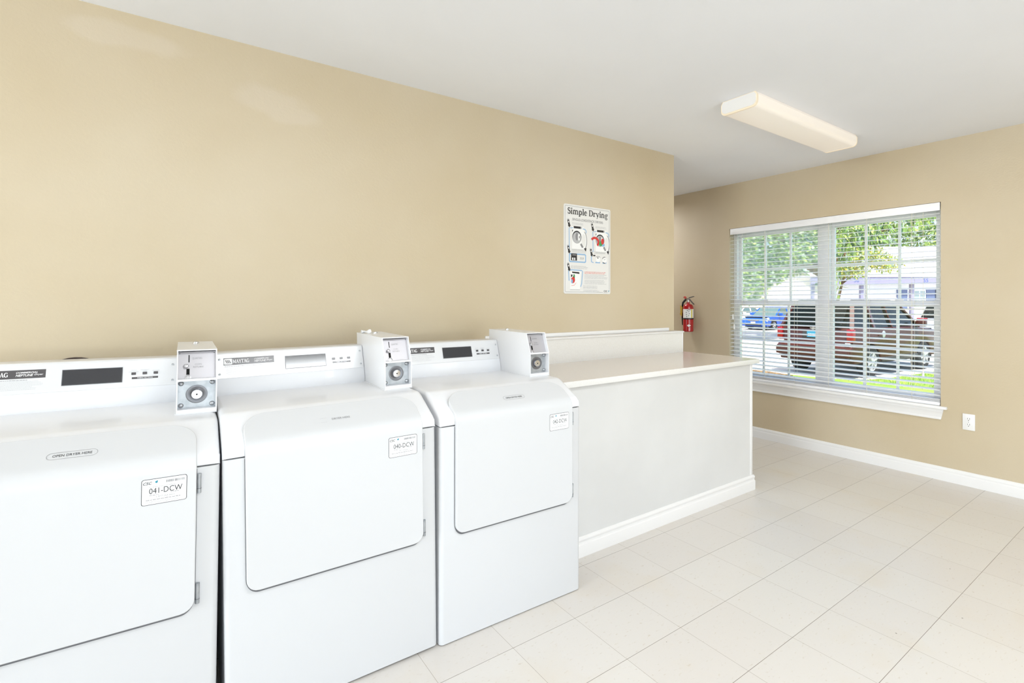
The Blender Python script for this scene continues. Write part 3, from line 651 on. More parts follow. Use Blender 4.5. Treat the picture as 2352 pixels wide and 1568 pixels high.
def dryer_pic(ax, ay, clothes):
    F = Flat(PM @ Matrix.Translation((X(ax), Y(ay), 0)))
    F.stroke([(-.002, -.165), (-.004, -.02), (.03, -.0155)], .0055, 'blueink', .0004)
    F.stroke([(.118, -.016), (.142, -.020), (.150, -.030), (.149, -.045)], .006, 'blueink', .0004)
    F.rect(.022, -.160, .130, -.006, 'paper', .0003)
    F.rect(.036, -.018, .104, -.003, 'ink', .0008); F.rect(.098, -.017, .110, -.004, 'inklight', .0009)
    F.shape([(.022, -.033), (.031, -.028), (.024, -.048)], 'ink', .0006)
    F.disc(.065, -.078, .041, .044, 'ink', .0006, 30); F.disc(.065, -.082, .0375, .039, 'inklight', .0008, 30); F.disc(.064, -.075, .012, .027, 'inkgrey', .0010, 20)
    F.disc(.083, -.078, .010, .024, 'paper', .0011, 20); F.disc(.087, -.077, .003, .010, 'ink', .0012, 12)
    F.disc(.133, -.100, .024, .062, 'inkgrey', .0006, 24, -PI/2, PI/2); F.disc(.128, -.099, .024, .058, 'paper', .0008, 24); F.disc(.126, -.098, .019, .046, 'board', .0009, 24)
    F.shape([(.094, -.128), (.106, -.118), (.124, -.145), (.112, -.152)], 'inkgrey', .0012); F.shape([(.128, -.152), (.152, -.150), (.146, -.176)], 'ink', .0012)
    F.rect(.02, -.168, .115, -.165, 'inklight', .0006)
    F.lines(.022, .13, (.018, .010), .0028, 'inklight', .0005, int(ax*100))
    if clothes:
        F.stroke(arcp(.014, -.092, .034, .030, 150, -50), .017, 'redink', .0014); F.disc(.088, -.083, .014, .022, 'redink', .0014); F.disc(.07, -.10, .018, .018, 'green', .0013); F.disc(.092, -.108, .018, .012, 'blueink', .0012)
    F.obj('dryer_drawing', ps, smooth=0)
dryer_pic(.115, .235, False); dryer_pic(.615, .250, True)
F = Flat(PM); F.ring([(x+X(.28), y+Y(.597)) for x, y in rrect(.155, .062, .012)], [(x+X(.28), y+Y(.597)) for x, y in rrect(.139, .046, .008)], 'blueink', .0004)
F.rect(X(.145), Y(.627), X(.265), Y(.548), 'ink', .0006); F.rect(X(.17), Y(.57), X(.25), Y(.558), 'inkgrey', .0008); F.rect(X(.165), Y(.622), X(.19), Y(.595), 'paper', .0008); F.rect(X(.205), Y(.622), X(.23), Y(.595), 'paper', .0008)
for k in range(3): F.rect(X(.335+.03*k), Y(.598), X(.347+.03*k), Y(.590), 'ink', .0008)
F.rect(X(.325), Y(.609), X(.41), Y(.606), 'inkgrey', .0008); F.lines(X(.15), X(.49), (Y(.505), Y(.520), Y(.535)), .003, 'inklight', .0005, 21); F.obj('control_drawing', ps, smooth=0)
F = Flat(PM); F.stroke([(X(.575), Y(.555)), (X(.575), Y(.63)), (X(.62), Y(.638))], .007, 'blueink', .0004); F.rect(X(.66), Y(.641), X(.765), Y(.628), 'blueink', .0004); F.stroke([(X(.82), Y(.638)), (X(.90), Y(.636)), (X(.905), Y(.60))], .007, 'blueink', .0004)
F.rect(X(.612), Y(.563), X(.66), Y(.548), 'ink', .0006); F.disc(X(.72), Y(.595), .020, .022, 'paper', .0006); F.stroke(arcp(X(.72), Y(.585), .022, .014, 30, 150), .004, 'inkgrey', .0008); F.rect(X(.70), Y(.585), X(.73), Y(.575), 'ink', .0009)
F.disc(X(.865), Y(.602), .021, .024, 'paper', .0006); F.stroke(arcp(X(.865), Y(.602), .022, .022, 70, 160), .006, 'inkgrey', .0008); F.stroke(arcp(X(.865), Y(.602), .022, .022, 220, 290), .005, 'ink', .0008); F.stroke([(X(.85), Y(.60)), (X(.885), Y(.59))], .004, 'inklight', .0009)
F.lines(X(.63), X(.9), (Y(.512), Y(.53)), .003, 'inklight', .0005, 23); F.obj('coin_drawing', ps, smooth=0)
F = Flat(PM); F.stroke([(X(.105), Y(.855)), (X(.093), Y(.745)), (X(.15), Y(.733)), (X(.36), Y(.735)), (X(.385), Y(.745)), (X(.365), Y(.88)), (X(.345), Y(.92))], .0065, 'blueink', .0004)
F.shape([(X(.12), Y(.95)), (X(.33), Y(.95)), (X(.345), Y(.745)), (X(.135), Y(.745))], 'paper', .0003); F.shape([(X(.16), Y(.752)), (X(.31), Y(.755)), (X(.31), Y(.774)), (X(.17), Y(.768))], 'ink', .0006); F.rect(X(.285), Y(.775), X(.32), Y(.758), 'inkgrey', .0005)
F.shape([(X(.14), Y(.785)), (X(.22), Y(.79)), (X(.22), Y(.85)), (X(.18), Y(.885)), (X(.15), Y(.875))], 'ink', .0006); F.disc(X(.185), Y(.845), .017, .022, 'redink', .0008); F.disc(X(.162), Y(.86), .008, .015, 'blueink', .0009); F.stroke([(X(.15), Y(.825)), (X(.19), Y(.79))], .006, 'paper', .0010); F.disc(X(.205), Y(.80), .008, .012, 'green', .0008)
F.stroke([(X(.15), Y(.91)), (X(.21), Y(.905)), (X(.25), Y(.875))], .003, 'pinkink', .0006); F.rect(X(.125), Y(.958), X(.33), Y(.953), 'inklight', .0005)
F.lines(X(.14), X(.53), (Y(.69), Y(.703), Y(.716)), .003, 'inklight', .0005, 31); F.obj('finished_load_drawing', ps, smooth=0)
F = Flat(PM); F.lines(X(.425), X(.945), (Y(.752), Y(.767)), .0042, 'pinkink', .0005, 41); F.obj('warning_print', ps, smooth=0)
F = Flat(PM); F.lines(X(.425), X(.94), [Y(.783+.0135*k) for k in range(4)], .003, 'inklight', .0005, 42); F.lines(X(.425), X(.94), [Y(.846+.0135*k) for k in range(4)], .003, 'inklight', .0005, 43)
F.lines(X(.40), X(.74), [Y(.912), Y(.926), Y(.938)], .0032, 'inklight', .0005, 44); F.lines(X(.40), X(.75), [Y(.958), Y(.97), Y(.982)], .003, 'inklight', .0005, 45); F.obj('body_print', ps, smooth=0)
F = Flat(PM); F.txt('CSC', .0195, X(.845), Y(.978), 'ink', .0007, bold=.02, align='LEFT', width=None); F.stroke([(X(.957), Y(.975)), (X(.962), Y(.96)), (X(.97), Y(.958))], .006, 'teal', .0007); F.lines(X(.845), X(.93), (Y(.99),), .003, 'inklight', .0006, 46); F.obj('logo', ps, smooth=0)

# ================================================================== FIRE EXTINGUISHER
fe = thing('fire_extinguisher', 'red fire extinguisher with a white label, hanging on the far tan wall', 'fire extinguisher', (XW-.0675, 3.563, .995)); fe.scale = (.85, .85, 1)
R = .066
B().lathe([(.052, 0), (.060, .002), (R, .010), (R, .262), (.060, .282), (.046, .296), (.028, .303), (.020, .306), (.019, .322)], (0, 0, 0), (0, 0, 1), 'red', 36).obj('cylinder', fe)
lb = B(); a0, a1 = math.radians(150), math.radians(330)
def cyl_patch(b, aa, ab, z0, z1, r, m, n=18):
    for i in range(n):
        p = [(r*math.cos(aa+(ab-aa)*t/n), r*math.sin(aa+(ab-aa)*t/n)) for t in (i, i+1)]
        b.poly([(p[0][0], p[0][1], z0), (p[1][0], p[1][1], z0), (p[1][0], p[1][1], z1), (p[0][0], p[0][1], z1)], m)
cyl_patch(lb, a0, a1, .150, .246, R+.0006, 'paper'); cyl_patch(lb, math.radians(252), math.radians(266), .152, .244, R+.0009, 'yellow', 4)
rn = random.Random(9)
for k in range(7):
    a = math.radians(200+k % 2*22+rn.uniform(-6, 6)); z = .16+.011*k; cyl_patch(lb, a, a+.12, z, z+.009, R+.0009, 'ink' if k not in (1,) else 'green', 2)
cyl_patch(lb, math.radians(215), math.radians(245), .236, .242, R+.0010, 'ink', 4)
for k in range(6): cyl_patch(lb, math.radians(272), math.radians(318), .165+.012*k, .1675+.012*k, R+.0009, 'inklight', 6)
lb.obj('instruction_label', fe, smooth=1)
bd = B(); bd.lathe([(R+.0004, .135), (R+.0016, .136), (R+.0016, .148), (R+.0004, .149)], (0, 0, 0), (0, 0, 1), 'black', 36); bd.box(.02, .077, -.014, .014, .12, .165, 'steeldark'); bd.obj('wall_bracket', fe)
dm = B(); c = math.radians(222); n_ = 16
for k in range(n_):
    u0, u1 = k/n_, (k+1)/n_; hh_ = lambda u: .0145*(1-abs(u-.36)/(.36 if u < .36 else .64))
    a_, b_ = c-.30+.78*u0, c-.30+.78*u1; rr_ = R+.0009
    dm.poly([(rr_*math.cos(a_), rr_*math.sin(a_), .069-hh_(u0)-1e-5), (rr_*math.cos(b_), rr_*math.sin(b_), .069-hh_(u1)-1e-5), (rr_*math.cos(b_), rr_*math.sin(b_), .069+hh_(u1)), (rr_*math.cos(a_), rr_*math.sin(a_), .069+hh_(u0))], 'paper')
dm.obj('diamond_sticker', fe, smooth=0)
vv = B(); vv.cyl((0, 0, .318), (0, 0, .352), .014, 'chrome', 18); vv.box(-.012, .012, -.020, .024, .345, .366, 'chrome', .003); vv.obj('valve', fe)
hd = B(); hd.prism([(-.02, .364), (-.012, .372), (-.085, .386), (-.09, .380)], 'x', -.010, .010, 'steeldark', .001); hd.obj('squeeze_lever', fe)
hd = B(); hd.prism([(-.014, .350), (-.022, .356), (-.092, .300), (-.086, .294)], 'x', -.009, .009, 'steeldark', .001); hd.obj('carry_handle', fe)
B().tube([(-.012, .022, .372), (-.012, .045, .382), (-.012, .062, .374), (-.012, .05, .365), (-.012, .026, .366)], .006, 'redink', 8).obj('safety_pin', fe)
B().tube([(0, .018, .355), (0, .045, .345), (-.01, .075, .315), (-.012, .086, .26), (-.014, .084, .19), (-.016, .080, .13), (-.018, .074, .07)], [.010, .012, .012, .011, .010, .009, .007], 'rubber', 10).obj('hose', fe)
B().prism([(.070, .270), (.105, .290), (.100, .205), (.112, .190), (.075, .165)], 'x', -.030, -.029, 'tag').obj('inspection_tag', fe, smooth=0)

# ================================================================== OUTLET
ol = thing('wall_outlet', 'white double power outlet on the tan wall below the window corner', 'outlet', (XW, 1.138, .459))
pl = B(); pl.box(-.006, -.0002, -.036, .036, -.058, .058, 'plastic', .0025); pl.obj('cover_plate', ol)
for zc in (-.0205, .0205):
    r = B(); r.lathe([(.0165, 0), (.0162, .0018), (.0155, .0024), (0, .0024)], (-.006, 0, zc), (-1, 0, 0), 'plastic', 24); r = r.obj('receptacle', ol)
    q = B(); q.box(-.0088, -.0084, .0045, .0065, zc, zc+.009, 'gap'); q.box(-.0088, -.0084, -.0070, -.0050, zc-.001, zc+.010, 'gap'); q.cyl((-.0084, 0, zc-.0075), (-.0088, 0, zc-.0075), .0026, 'gap', 10); q.obj('slots', r, smooth=0)
B().cyl((-.006, 0, 0), (-.0072, 0, 0), .003, 'steel', 10).obj('screw', ol)

# ================================================================== CEILING LIGHTS
def ceiling_light(label, loc, L=1.285, Wd=.235, power=10, color=(1, .93, .84)):
    t = thing('ceiling_light', label, 'ceiling light', loc, 0, 'surface mounted fluorescent fixtures')
    D = .082; hw = Wd/2
    pr = [(-hw+.012, 0), (-hw, -.018), (-hw, -.052)]+[(-hw+.030-.030*math.cos(a), -.052-.030*math.sin(a)) for a in (.4, .8, 1.2)]+[(-hw+.03, -D), (hw-.03, -D)]+[(hw-.030+.030*math.sin(a), -.052-.030*math.cos(a)) for a in (.4, .8, 1.2)]+[(hw, -.052), (hw, -.018), (hw-.012, 0)]
    B().prism(pr, 'x', .012, L-.012, 'lens').obj('diffuser', t, smooth=.5)
    for x0, x1, xa, xb in ((0, .012, -.003, .002), (L-.012, L, L-.002, L+.003)):
        k = 1.0; B().prism([(a*1.01, b*1.03 if b else 0) for a, b in pr], 'x', x0, x1, 'lensrib').obj('end_rib', t, smooth=.5)
        B().prism([(a*.95, -.004+b*.86) for a, b in pr], 'x', xa, xb, 'plastic').obj('end_cap', t, smooth=.5)
    la = area_lamp('tube_light', (L/2, 0, -D-.012), (0, 0, -1), L*.9, Wd*.8, power, color); la.parent = t
    return t
ceiling_light('white fluorescent ceiling light with rounded lens, over the floor by the window', (2.662, 1.735, ZC), power=6)
ceiling_light('added fill fixture behind the photographer, nearer the window wall, out of the frame', (1.9, -1.25, ZC), power=22, color=(.93, .97, 1))  # unseen, added to even out the room light
ceiling_light('added fill fixture in the passage behind the dryer wall, hidden from view', (3.3, 4.35, ZC), power=20, color=(.96, .98, 1))  # unseen, added to lift the dim recess
ceiling_light('added fixture standing in for bounced flash above the photographer, out of the frame', (.25, .02, ZC), L=1.285, power=30, color=(.93, .97, 1))  # unseen, added in place of flash bounced off the ceiling
# ================================================================== OUTDOORS
GZ = -.5
M['asphalt'] = noise_col(mat('sunlit concrete paving', 'bdb7ad', .85), 'b5afa5', 'c6c0b6', .8, 5)
M['lawn'] = noise_col(mat('lawn soil and grass', '7c9a34', .9), '5f7d26', '8aa53c', 3.5, 6, .3, .7)
M['blade'] = mat('grass blade', '7ea032', .7); M['blade2'] = mat('dry grass blade', 'b5b04e', .7); M['mulch'] = noise_col(mat('mulch', '6b5138', .9), '4e3a26', '8f7248', 14, 4)
M['leafa'] = mat('green leaf', '76954a', .7); M['leafb'] = mat('deep green leaf', '486a40', .7); M['leafc'] = mat('pale green leaf', 'a3b860', .7)
M['leafy'] = mat('yellow leaf', 'dccb4c', .7); M['leafs'] = mat('sage leaf', '9db094', .7); M['bark'] = noise_col(mat('bark', '6a4f36', .9), '54402b', '7d6142', 9, 4)
M['stucco'] = mat('white wall', 'e6e3de', .8); M['cream'] = mat('cream wall', 'dcd3bd', .8); M['roof'] = noise_col(mat('pale shingle roof', 'b9b5b0', .9), 'b0aca7', 'c2beb9', 6, 3, stretch=(1, 1, 6))
M['fascia'] = mat('lavender grey fascia', '8d8aa4', .7); M['shutter'] = mat('blue grey shutter', '5d6c8e', .7); M['winpane'] = mat('house window pane', '9fb0ae', .2, spec=.8)
M['number'] = mat('blue grey number paint', '4d5f96', .7)
def brick():
    m = mat('pinkish brick', 'c79c86', .85); n, l, b = nodes(m); t = n.new('ShaderNodeTexCoord'); k = n.new('ShaderNodeTexBrick'); k.inputs['Scale'].default_value = 4
    k.inputs[1].default_value = lin('c99e88'); k.inputs[2].default_value = lin('b98872'); k.inputs[3].default_value = lin('d9cfc6'); l.new(t.outputs['Object'], k.inputs[0]); l.new(k.outputs[0], b.inputs['Base Color']); return m
M['brick'] = brick()
for nm, c in (('blue', '1c55b4'), ('silver', 'a4a8ad'), ('carwhite', 'e4e4e2')): M[nm] = mat(nm+' car paint', c, .3, spec=.4, coat=.35)
M['maroon'] = mat('maroon car paint', '452019', .35, spec=.25, coat=.12)
M['carglass'] = mat('tinted car glass', '0b120d', .1, spec=.12); M['clearglass'] = mat('pale car glass', '5b6f68', .08, spec=.9)
M['tire'] = mat('tyre rubber', '1b1b1c', .85); M['alloy'] = mat('alloy wheel', 'c9c9cb', .35, metal=.5); M['taillamp'] = mat('red tail lamp', '8f0a14', .2, spec=.5)
M['clearlamp'] = mat('clear lamp', 'd8dce0', .1, spec=.9); M['plateblue'] = mat('teal licence plate', '3c8cae', .4); M['cladding'] = mat('dark grey cladding', '3a3634', .6)
M['under'] = mat('dark underbody', '101010', .9)
struct(B().box(XW+WT+.01, 75, -40, 75, GZ-.1, GZ, 'asphalt').obj('ground', smooth=0))
lawn_edge = [(30, 3.3), (25, 3.5), (16.2, 4.5), (13.4, 4.85), (12.7, 5.05), (12.3, 5.6), (12.15, 7.0), (11.9, 10), (11.7, 16)]
B_ = B(); B_.prism([(XW+WT+.02, -12), (30, -12)]+lawn_edge+[(XW+WT+.02, 16)], 'z', GZ, GZ+.03, 'lawn'); struct(B_.obj('lawn', smooth=0))
gb = B(); rn = random.Random(4); i1, i2 = gb.mi('blade'), gb.mi('blade2')
def in_lawn(x, y):
    for (xa, ya), (xb, yb) in zip(lawn_edge, lawn_edge[1:]):
        if min(xa, xb) <= x <= max(xa, xb) and abs(xa-xb) > .3: return y < ya+(yb-ya)*(x-xa)/(xb-xa)
    return x < 11.7
cnt = 0
while cnt < 14000:
    x = rn.uniform(8.5, 17); y = rn.uniform(1.5, 9)
    if not in_lawn(x+.03, y+.03): continue
    a = rn.uniform(0, 2*PI); h = rn.uniform(.03, .085); w = .006; dx, dy = math.cos(a)*w, math.sin(a)*w; lx, ly = rn.uniform(-.03, .03), rn.uniform(-.03, .03); z = GZ+.03
    f_ = gb.bm.faces.new([gb.bm.verts.new((x-dx, y-dy, z)), gb.bm.verts.new((x+dx, y+dy, z)), gb.bm.verts.new((x+lx, y+ly, z+h))]); f_.material_index = i2 if rn.random() < .22 else i1; cnt += 1
g_ = gb.obj('grass', smooth=0); g_['kind'] = 'stuff'; tag(g_, 'bright green grass of the lawn outside the window', 'grass')
B_ = B(); B_.prism([(11.3, 7.0), (11.9, 6.3), (12.1, 7), (11.9, 9.8), (11.7, 14), (11.0, 14)], 'z', GZ+.03, GZ+.06, 'mulch'); struct(B_.obj('mulch_bed', smooth=0))

def bar(b, p0, p1, w, t, m, up=(0, 0, 1)):
    p0, p1 = Vector(p0), Vector(p1); d = p1-p0; q = d.to_track_quat('Y', 'Z').to_matrix().to_4x4(); q.translation = (p0+p1)/2
    b.box(-w/2, w/2, -d.length/2-.01, d.length/2+.01, -t/2, t/2, m, .006, 1, mx=q)
def wheel(parent, x, y, r, w, side, rim='alloy'):
    t = B(); t.lathe([(r*.62, -w/2), (r*.9, -w/2), (r, -w*.36), (r, w*.36), (r*.9, w/2), (r*.62, w/2), (r*.6, w*.2), (r*.6, -w*.2), (r*.62, -w/2)], (x, y, r), (0, side, 0), 'tire', 32); o = t.obj('wheel', parent)
    q = B(); q.lathe([(r*.63, w*.30), (r*.63, w*.46), (r*.57, w*.48), (r*.55, w*.30)], (x, y, r), (0, side, 0), rim, 32)
    q.lathe([(r*.16, w*.2), (r*.16, w*.46), (r*.1, w*.5), (0, w*.5)], (x, y, r), (0, side, 0), rim, 20)
    for k in range(6):
        a = 2*PI*k/6+.3; c = Vector((math.cos(a), 0, math.sin(a))); p = Vector((x, y+side*w*.40, r)); bar(q, p+c*r*.12, p+c*r*.6, r*.17, .03, rim)
    q.lathe([(r*.55, w*.12), (0, w*.12)], (x, y, r), (0, side, 0), 'under', 24); q.obj('rim', o)
def car(name, label, cat, loc, rz, L, Wd, H, low, belt, roofpts, paint, wb, ro, wr, kind, group='cars in the parking lot'):
    """local x: 0 rear bumper -> L nose; low: lower body side outline (upper part, rear to nose); roofpts: greenhouse (xb0,xb1,xt0,xt1)"""
    t = thing(name, label, cat, loc, rz, group); hw = Wd/2; ar = wr*1.16; zb = .36 if kind == 'suv' else .24
    def arch(cx):
        a0 = math.asin(min((zb-wr)/ar, 1)); return [(cx+ar*math.cos(a), wr+ar*math.sin(a)) for a in [a0+(PI-2*a0)*i/12 for i in range(13)]]
    out = low+[(L-.12, zb)]+arch(ro+wb)+arch(ro)+[(.16, zb)]
    b = B(); b.prism(out, 'x' if False else 'y', -hw, hw, paint, .035, 3); b.obj('body', t, smooth=.5)
    B().box(.3, L-.3, -hw+.12, hw-.12, zb-.06, belt-.1, 'under').obj('underbody', t, smooth=0)
    xb0, xb1, xt0, xt1 = roofpts; wb_, wt_ = hw*.95, hw*.78; zr = H
    bt = bmesh.new(); lo = [(xb0, -wb_), (xb1, -wb_), (xb1, wb_), (xb0, wb_)]; hi = [(xt0, -wt_), (xt1, -wt_), (xt1, wt_), (xt0, wt_)]
    vl = [bt.verts.new((x, y, belt-.03)) for x, y in lo]; vh = [bt.verts.new((x, y, zr-.05)) for x, y in hi]
    bt.faces.new(vl[::-1]); bt.faces.new(vh)
    for k in range(4): bt.faces.new((vl[k], vl[(k+1) % 4], vh[(k+1) % 4], vh[k]))
    g = B(); g._add(bt, 'carglass' if kind == 'suv' else 'clearglass'); g.obj('glazing', t, smooth=0)
    r = B(); bt = bmesh.new(); n0 = [(xt0-.05, -wt_-.02), (xt1+.05, -wt_-.02), (xt1+.05, wt_+.02), (xt0-.05, wt_+.02)]; n1 = [(xt0+.04, -wt_+.10), (xt1-.10, -wt_+.10), (xt1-.10, wt_-.10), (xt0+.04, wt_-.10)]
    va = [bt.verts.new((x, y, zr-.07)) for x, y in n0]; vb = [bt.verts.new((x, y, zr)) for x, y in n1]; bt.faces.new(va[::-1]); bt.faces.new(vb)
    for k in range(4): bt.faces.new((va[k], va[(k+1) % 4], vb[(k+1) % 4], vb[k]))
    r._add(bt, paint); r.obj('roof', t, smooth=.6)
    def P(x, side, z):   # point on the side of the greenhouse
        k = (z-belt)/(zr-.05-belt); return (x, side*(wb_+(wt_-wb_)*k+.012), z)
    for side in (-1, 1):
        p = B(); bar(p, (xb0, side*wb_, belt-.02), (xt0, side*wt_, zr-.05), .10, .05, paint); bar(p, (xb1, side*wb_, belt-.02), (xt1, side*wt_, zr-.05), .08, .05, paint)
        span = xt1-xt0
        for k, wk in ((.30, .13), (.66, .10)) if kind == 'suv' else ((.48, .10),):
            xa = xt0+span*k; xo = xa+(.02 if k < .5 else .10); bar(p, P(xo, side, belt-.02), P(xa, side, zr-.06), wk, .03, paint)
        p.obj('pillars', t)
        for k in (.36, .66) if kind == 'suv' else (.48,):
            B().box(xb0+(xb1-xb0)*k-.10, xb0+(xb1-xb0)*k+.10, side*hw-.02, side*hw+.025, belt-.20, belt-.165, paint, .008).obj('door_handle', t)
        m = B(); m.box(xb1-.38, xb1-.16, side*(hw+.02)-.02, side*(hw+.02)+.02, belt-.02, belt+.03, 'black', .008); m.box(xb1-.36, xb1-.2, side*(hw+.14)-.11, side*(hw+.14)+.11, belt-.01, belt+.15, paint, .03, 3); m.obj('mirror', t)
        for xx in (ro, ro+wb): wheel(t, xx, side*(hw-.10), wr, .23, side)
        sk = B(); sk.box(ro+ar+.02, ro+wb-ar-.02, side*hw-.03, side*hw+.012, zb-.01, zb+.10, 'cladding' if kind == 'suv' else paint, .012); sk.obj('sill', t)
    return t, hw
# maroon SUV seen from behind
sl_ = [(.16, .44), (.0, .50), (-.03, .56), (-.03, .70), (.05, .745), (.085, .78), (.10, 1.16), (.16, 1.19), (3.42, 1.17), (3.6, 1.14), (4.55, 1.04), (4.78, .95), (4.86, .75), (4.84, .45)]
suv, hw = car('suv', 'dark maroon SUV parked close to the window, its tail facing the room', 'car', (12.56, 6.19, GZ), math.radians(-3.9), 4.87, 1.87, 1.80, sl_, 1.18, (.14, 3.55, .46, 2.72), 'maroon', 2.82, .98, .37, 'suv')
for sd in (-1, 1):
    q = B(); q.box(.045, .20, sd*hw-.13 if sd > 0 else sd*hw-.012, sd*hw+.012 if sd > 0 else sd*hw+.13, .86, 1.17, 'taillamp', .02, 3); q.obj('tail_lamp', suv)
    q = B(); q.box(.040, .16, sd*(hw-.10)-.06, sd*(hw-.10)+.06, .80, .855, 'clearlamp', .012, 2); q.obj('reversing_lamp', suv)
q = B(); q.box(-.07, .10, -hw+.02, hw-.02, .50, .70, 'maroon', .03, 3); q.box(-.075, .0, -hw+.10, hw-.10, .695, .72, 'cladding', .01); q.obj('rear_bumper', suv)
q = B(); q.prism([(.06, 1.22), (.10, 1.22), (.40, 1.70), (.365, 1.70)], 'y', -.68, .68, 'carglass', .006, 1); q.obj('tailgate_window', suv)
q = B(); q.box(.075, .095, -.27, .27, .92, 1.10, 'cladding', .008); q.obj('plate_recess', suv)
q = B(); q.box(.068, .078, -.155, .155, .945, 1.095, 'plateblue', .004, 1)
for k in range(6): q.box(.0665, .0685, -.11+.04*k, -.085+.04*k, .975, 1.035, 'whiteink')
q.obj('licence_plate', suv)
q = B(); q.prism([(-.085, -.018), (-.03, -.018), (-.022, -.03), (.035, -.03), (.03, -.018), (.085, .0), (.08, .018), (.03, .018), (.022, .03), (-.035, .03), (-.03, .018), (-.09, .018)], 'x', .060, .072, 'chrome', mx=Matrix.Translation((.02, 0, 1.165))); q.obj('emblem', suv)
q = B(); q.tube([(.5, -.66, 1.80), (.55, -.66, 1.845), (2.5, -.66, 1.845), (2.6, -.66, 1.80)], .018, 'cladding', 8); q.obj('roof_rail', suv)
q = B(); q.tube([(.5, .66, 1.80), (.55, .66, 1.845), (2.5, .66, 1.845), (2.6, .66, 1.80)], .018, 'cladding', 8); q.obj('roof_rail', suv)
B().lathe([(.085, 0), (.085, .006), (.07, .009), (0, .009)], (1.55, -hw, 1.02), (0, -1, 0), 'silver', 24).obj('fuel_cap', suv)
B().box(4.80, 4.875, -.78, .78, .80, .98, 'cladding', .02).obj('grille', suv)
# blue sedan facing the window
bl_ = [(.12, .36), (.0, .42), (.0, .72), (.06, .92), (.20, .97), (.9, .96), (3.05, .93), (3.9, .82), (4.2, .72), (4.36, .60), (4.38, .40), (4.30, .26)]
bc, hw = car('sedan', 'bright blue sedan with a white plate, parked far off facing the window', 'car', (29.75+4.38, 18.35, GZ), PI, 4.4, 1.76, 1.47, bl_, .93, (.35, 3.15, 1.05, 2.35), 'blue', 2.62, .82, .315, 'sedan')
for sd in (-1, 1):
    q = B(); q.prism([(4.02, .80), (4.30, .66), (4.34, .56), (4.22, .55), (3.98, .70)], 'y', sd*hw-.20 if sd > 0 else sd*hw-.01, sd*hw+.01 if sd > 0 else sd*hw+.20, 'clearlamp', .01, 1); q.obj('headlamp', bc)
q = B(); q.box(4.355, 4.395, -.55, .55, .30, .40, 'under', .01); q.obj('lower_grille', bc)
q = B(); q.box(4.31, 4.372, -.38, .38, .575, .635, 'black', .01)
for k in range(3): q.box(4.318, 4.376, -.36, .36, .582+.018*k, .588+.018*k, 'chrome')
q.obj('grille', bc)
q = B(); q.box(4.38, 4.40, -.16, .16, .40, .53, 'paper', .006, 1); q.obj('licence_plate', bc)
# grey SUV at the right edge
sr_ = [(.16, .44), (.0, .50), (-.02, .60), (.0, .75), (.08, 1.0), (.16, 1.08), (3.3, 1.06), (3.5, 1.04), (4.3, .98), (4.5, .9), (4.6, .7), (4.58, .42)]
sg, hw = car('suv', 'silver grey SUV cut by the right window edge, parked beyond the maroon one', 'car', (27.6, 7.85, GZ), math.radians(-2), 4.6, 1.86, 1.74, sr_, 1.07, (.16, 3.4, .55, 2.6), 'silver', 2.7, .9, .36, 'suv')
for sd in (-1, 1):
    q = B(); q.box(-.005, .28, sd*hw-.40 if sd > 0 else sd*hw-.012, sd*hw+.012 if sd > 0 else sd*hw+.40, .88, 1.06, 'taillamp', .03, 3); q.obj('tail_lamp', sg)
q = B(); q.box(-.02, .02, -.17, .17, .76, .90, 'paper', .006, 1); q.obj('licence_plate', sg)
q = B(); q.prism([(.10, 1.10), (.14, 1.10), (.50, 1.62), (.46, 1.62)], 'y', -.68, .68, 'carglass', .006, 1); q.obj('tailgate_window', sg)
q = B(); q.box(-.05, .10, -hw+.02, hw-.02, .44, .62, 'silver', .03, 3); q.obj('rear_bumper', sg)
# white car far left
wc, hw = car('sedan', 'white sedan far behind the blue one, at the left window edge', 'car', (37.2, 22.9, GZ), PI, 4.4, 1.76, 1.45, bl_, .93, (.35, 3.15, 1.05, 2.35), 'carwhite', 2.62, .82, .315, 'sedan')

# frame turned to the photographer's view: x to the right, y away
VA = 0.9268-PI/2
def vw(l, d, z=GZ): return (math.sin(.9268)*l+math.cos(.9268)*d, -math.cos(.9268)*l+math.sin(.9268)*d, z)
cpt = thing('carport', 'long flat carport with lavender grey fascia and painted bay numbers', 'carport', vw(21.5, 33), VA)
h0 = -GZ
B().box(-4.8, 8, 0, 5.2, h0+2.90, h0+3.02, 'stucco').obj('flat_roof', cpt, smooth=0)
B().box(-4.85, 8, -.06, 0, h0+2.44, h0+2.90, 'fascia').obj('fascia', cpt, smooth=0)
B().box(-4.9, 8, -.10, .02, h0+2.90, h0+3.06, 'stucco').obj('roof_edge', cpt, smooth=0)
for px_ in (1872, 1985, 2101, 2230): l_ = (px_-1269)*33/1173.5-21.5; B().box(l_-.10, l_+.10, .2, .4, 0, h0+2.95, 'fascia').obj('post', cpt, smooth=0)
for px_, tx in ((1966, '56'), (2125, '55')):
    l_ = (px_-1269)*33/1173.5-21.5; F = Flat(frame((l_, -.063, h0+2.56), (1, 0, 0), (0, 0, 1))); F.txt(tx, .34, 0, 0, 'number', .001, bold=.01); F.obj('bay_number', cpt, smooth=0)
ab = thing('apartment_building', 'long white apartment building with pale roof and blue grey shutters', 'building', vw(34, 42), VA)
B().box(-8, 14, 0, 9, 0, h0+3.3, 'stucco').obj('wall', ab, smooth=0)
B().box(-8.1, -5.2, -.06, 0, 0, h0+1.62, 'brick').obj('brick_panel', ab, smooth=0)
B().prism([(-.6, h0+3.2), (4.5, h0+6.3), (9.6, h0+3.2), (9.6, h0+3.1), (-.6, h0+3.1)], 'x', -8.5, 14.5, 'roof').obj('roof', ab, smooth=0)
B().box(-8.5, 14.5, -.65, -.58, h0+3.0, h0+3.25, 'stucco').obj('eave_board', ab, smooth=0)
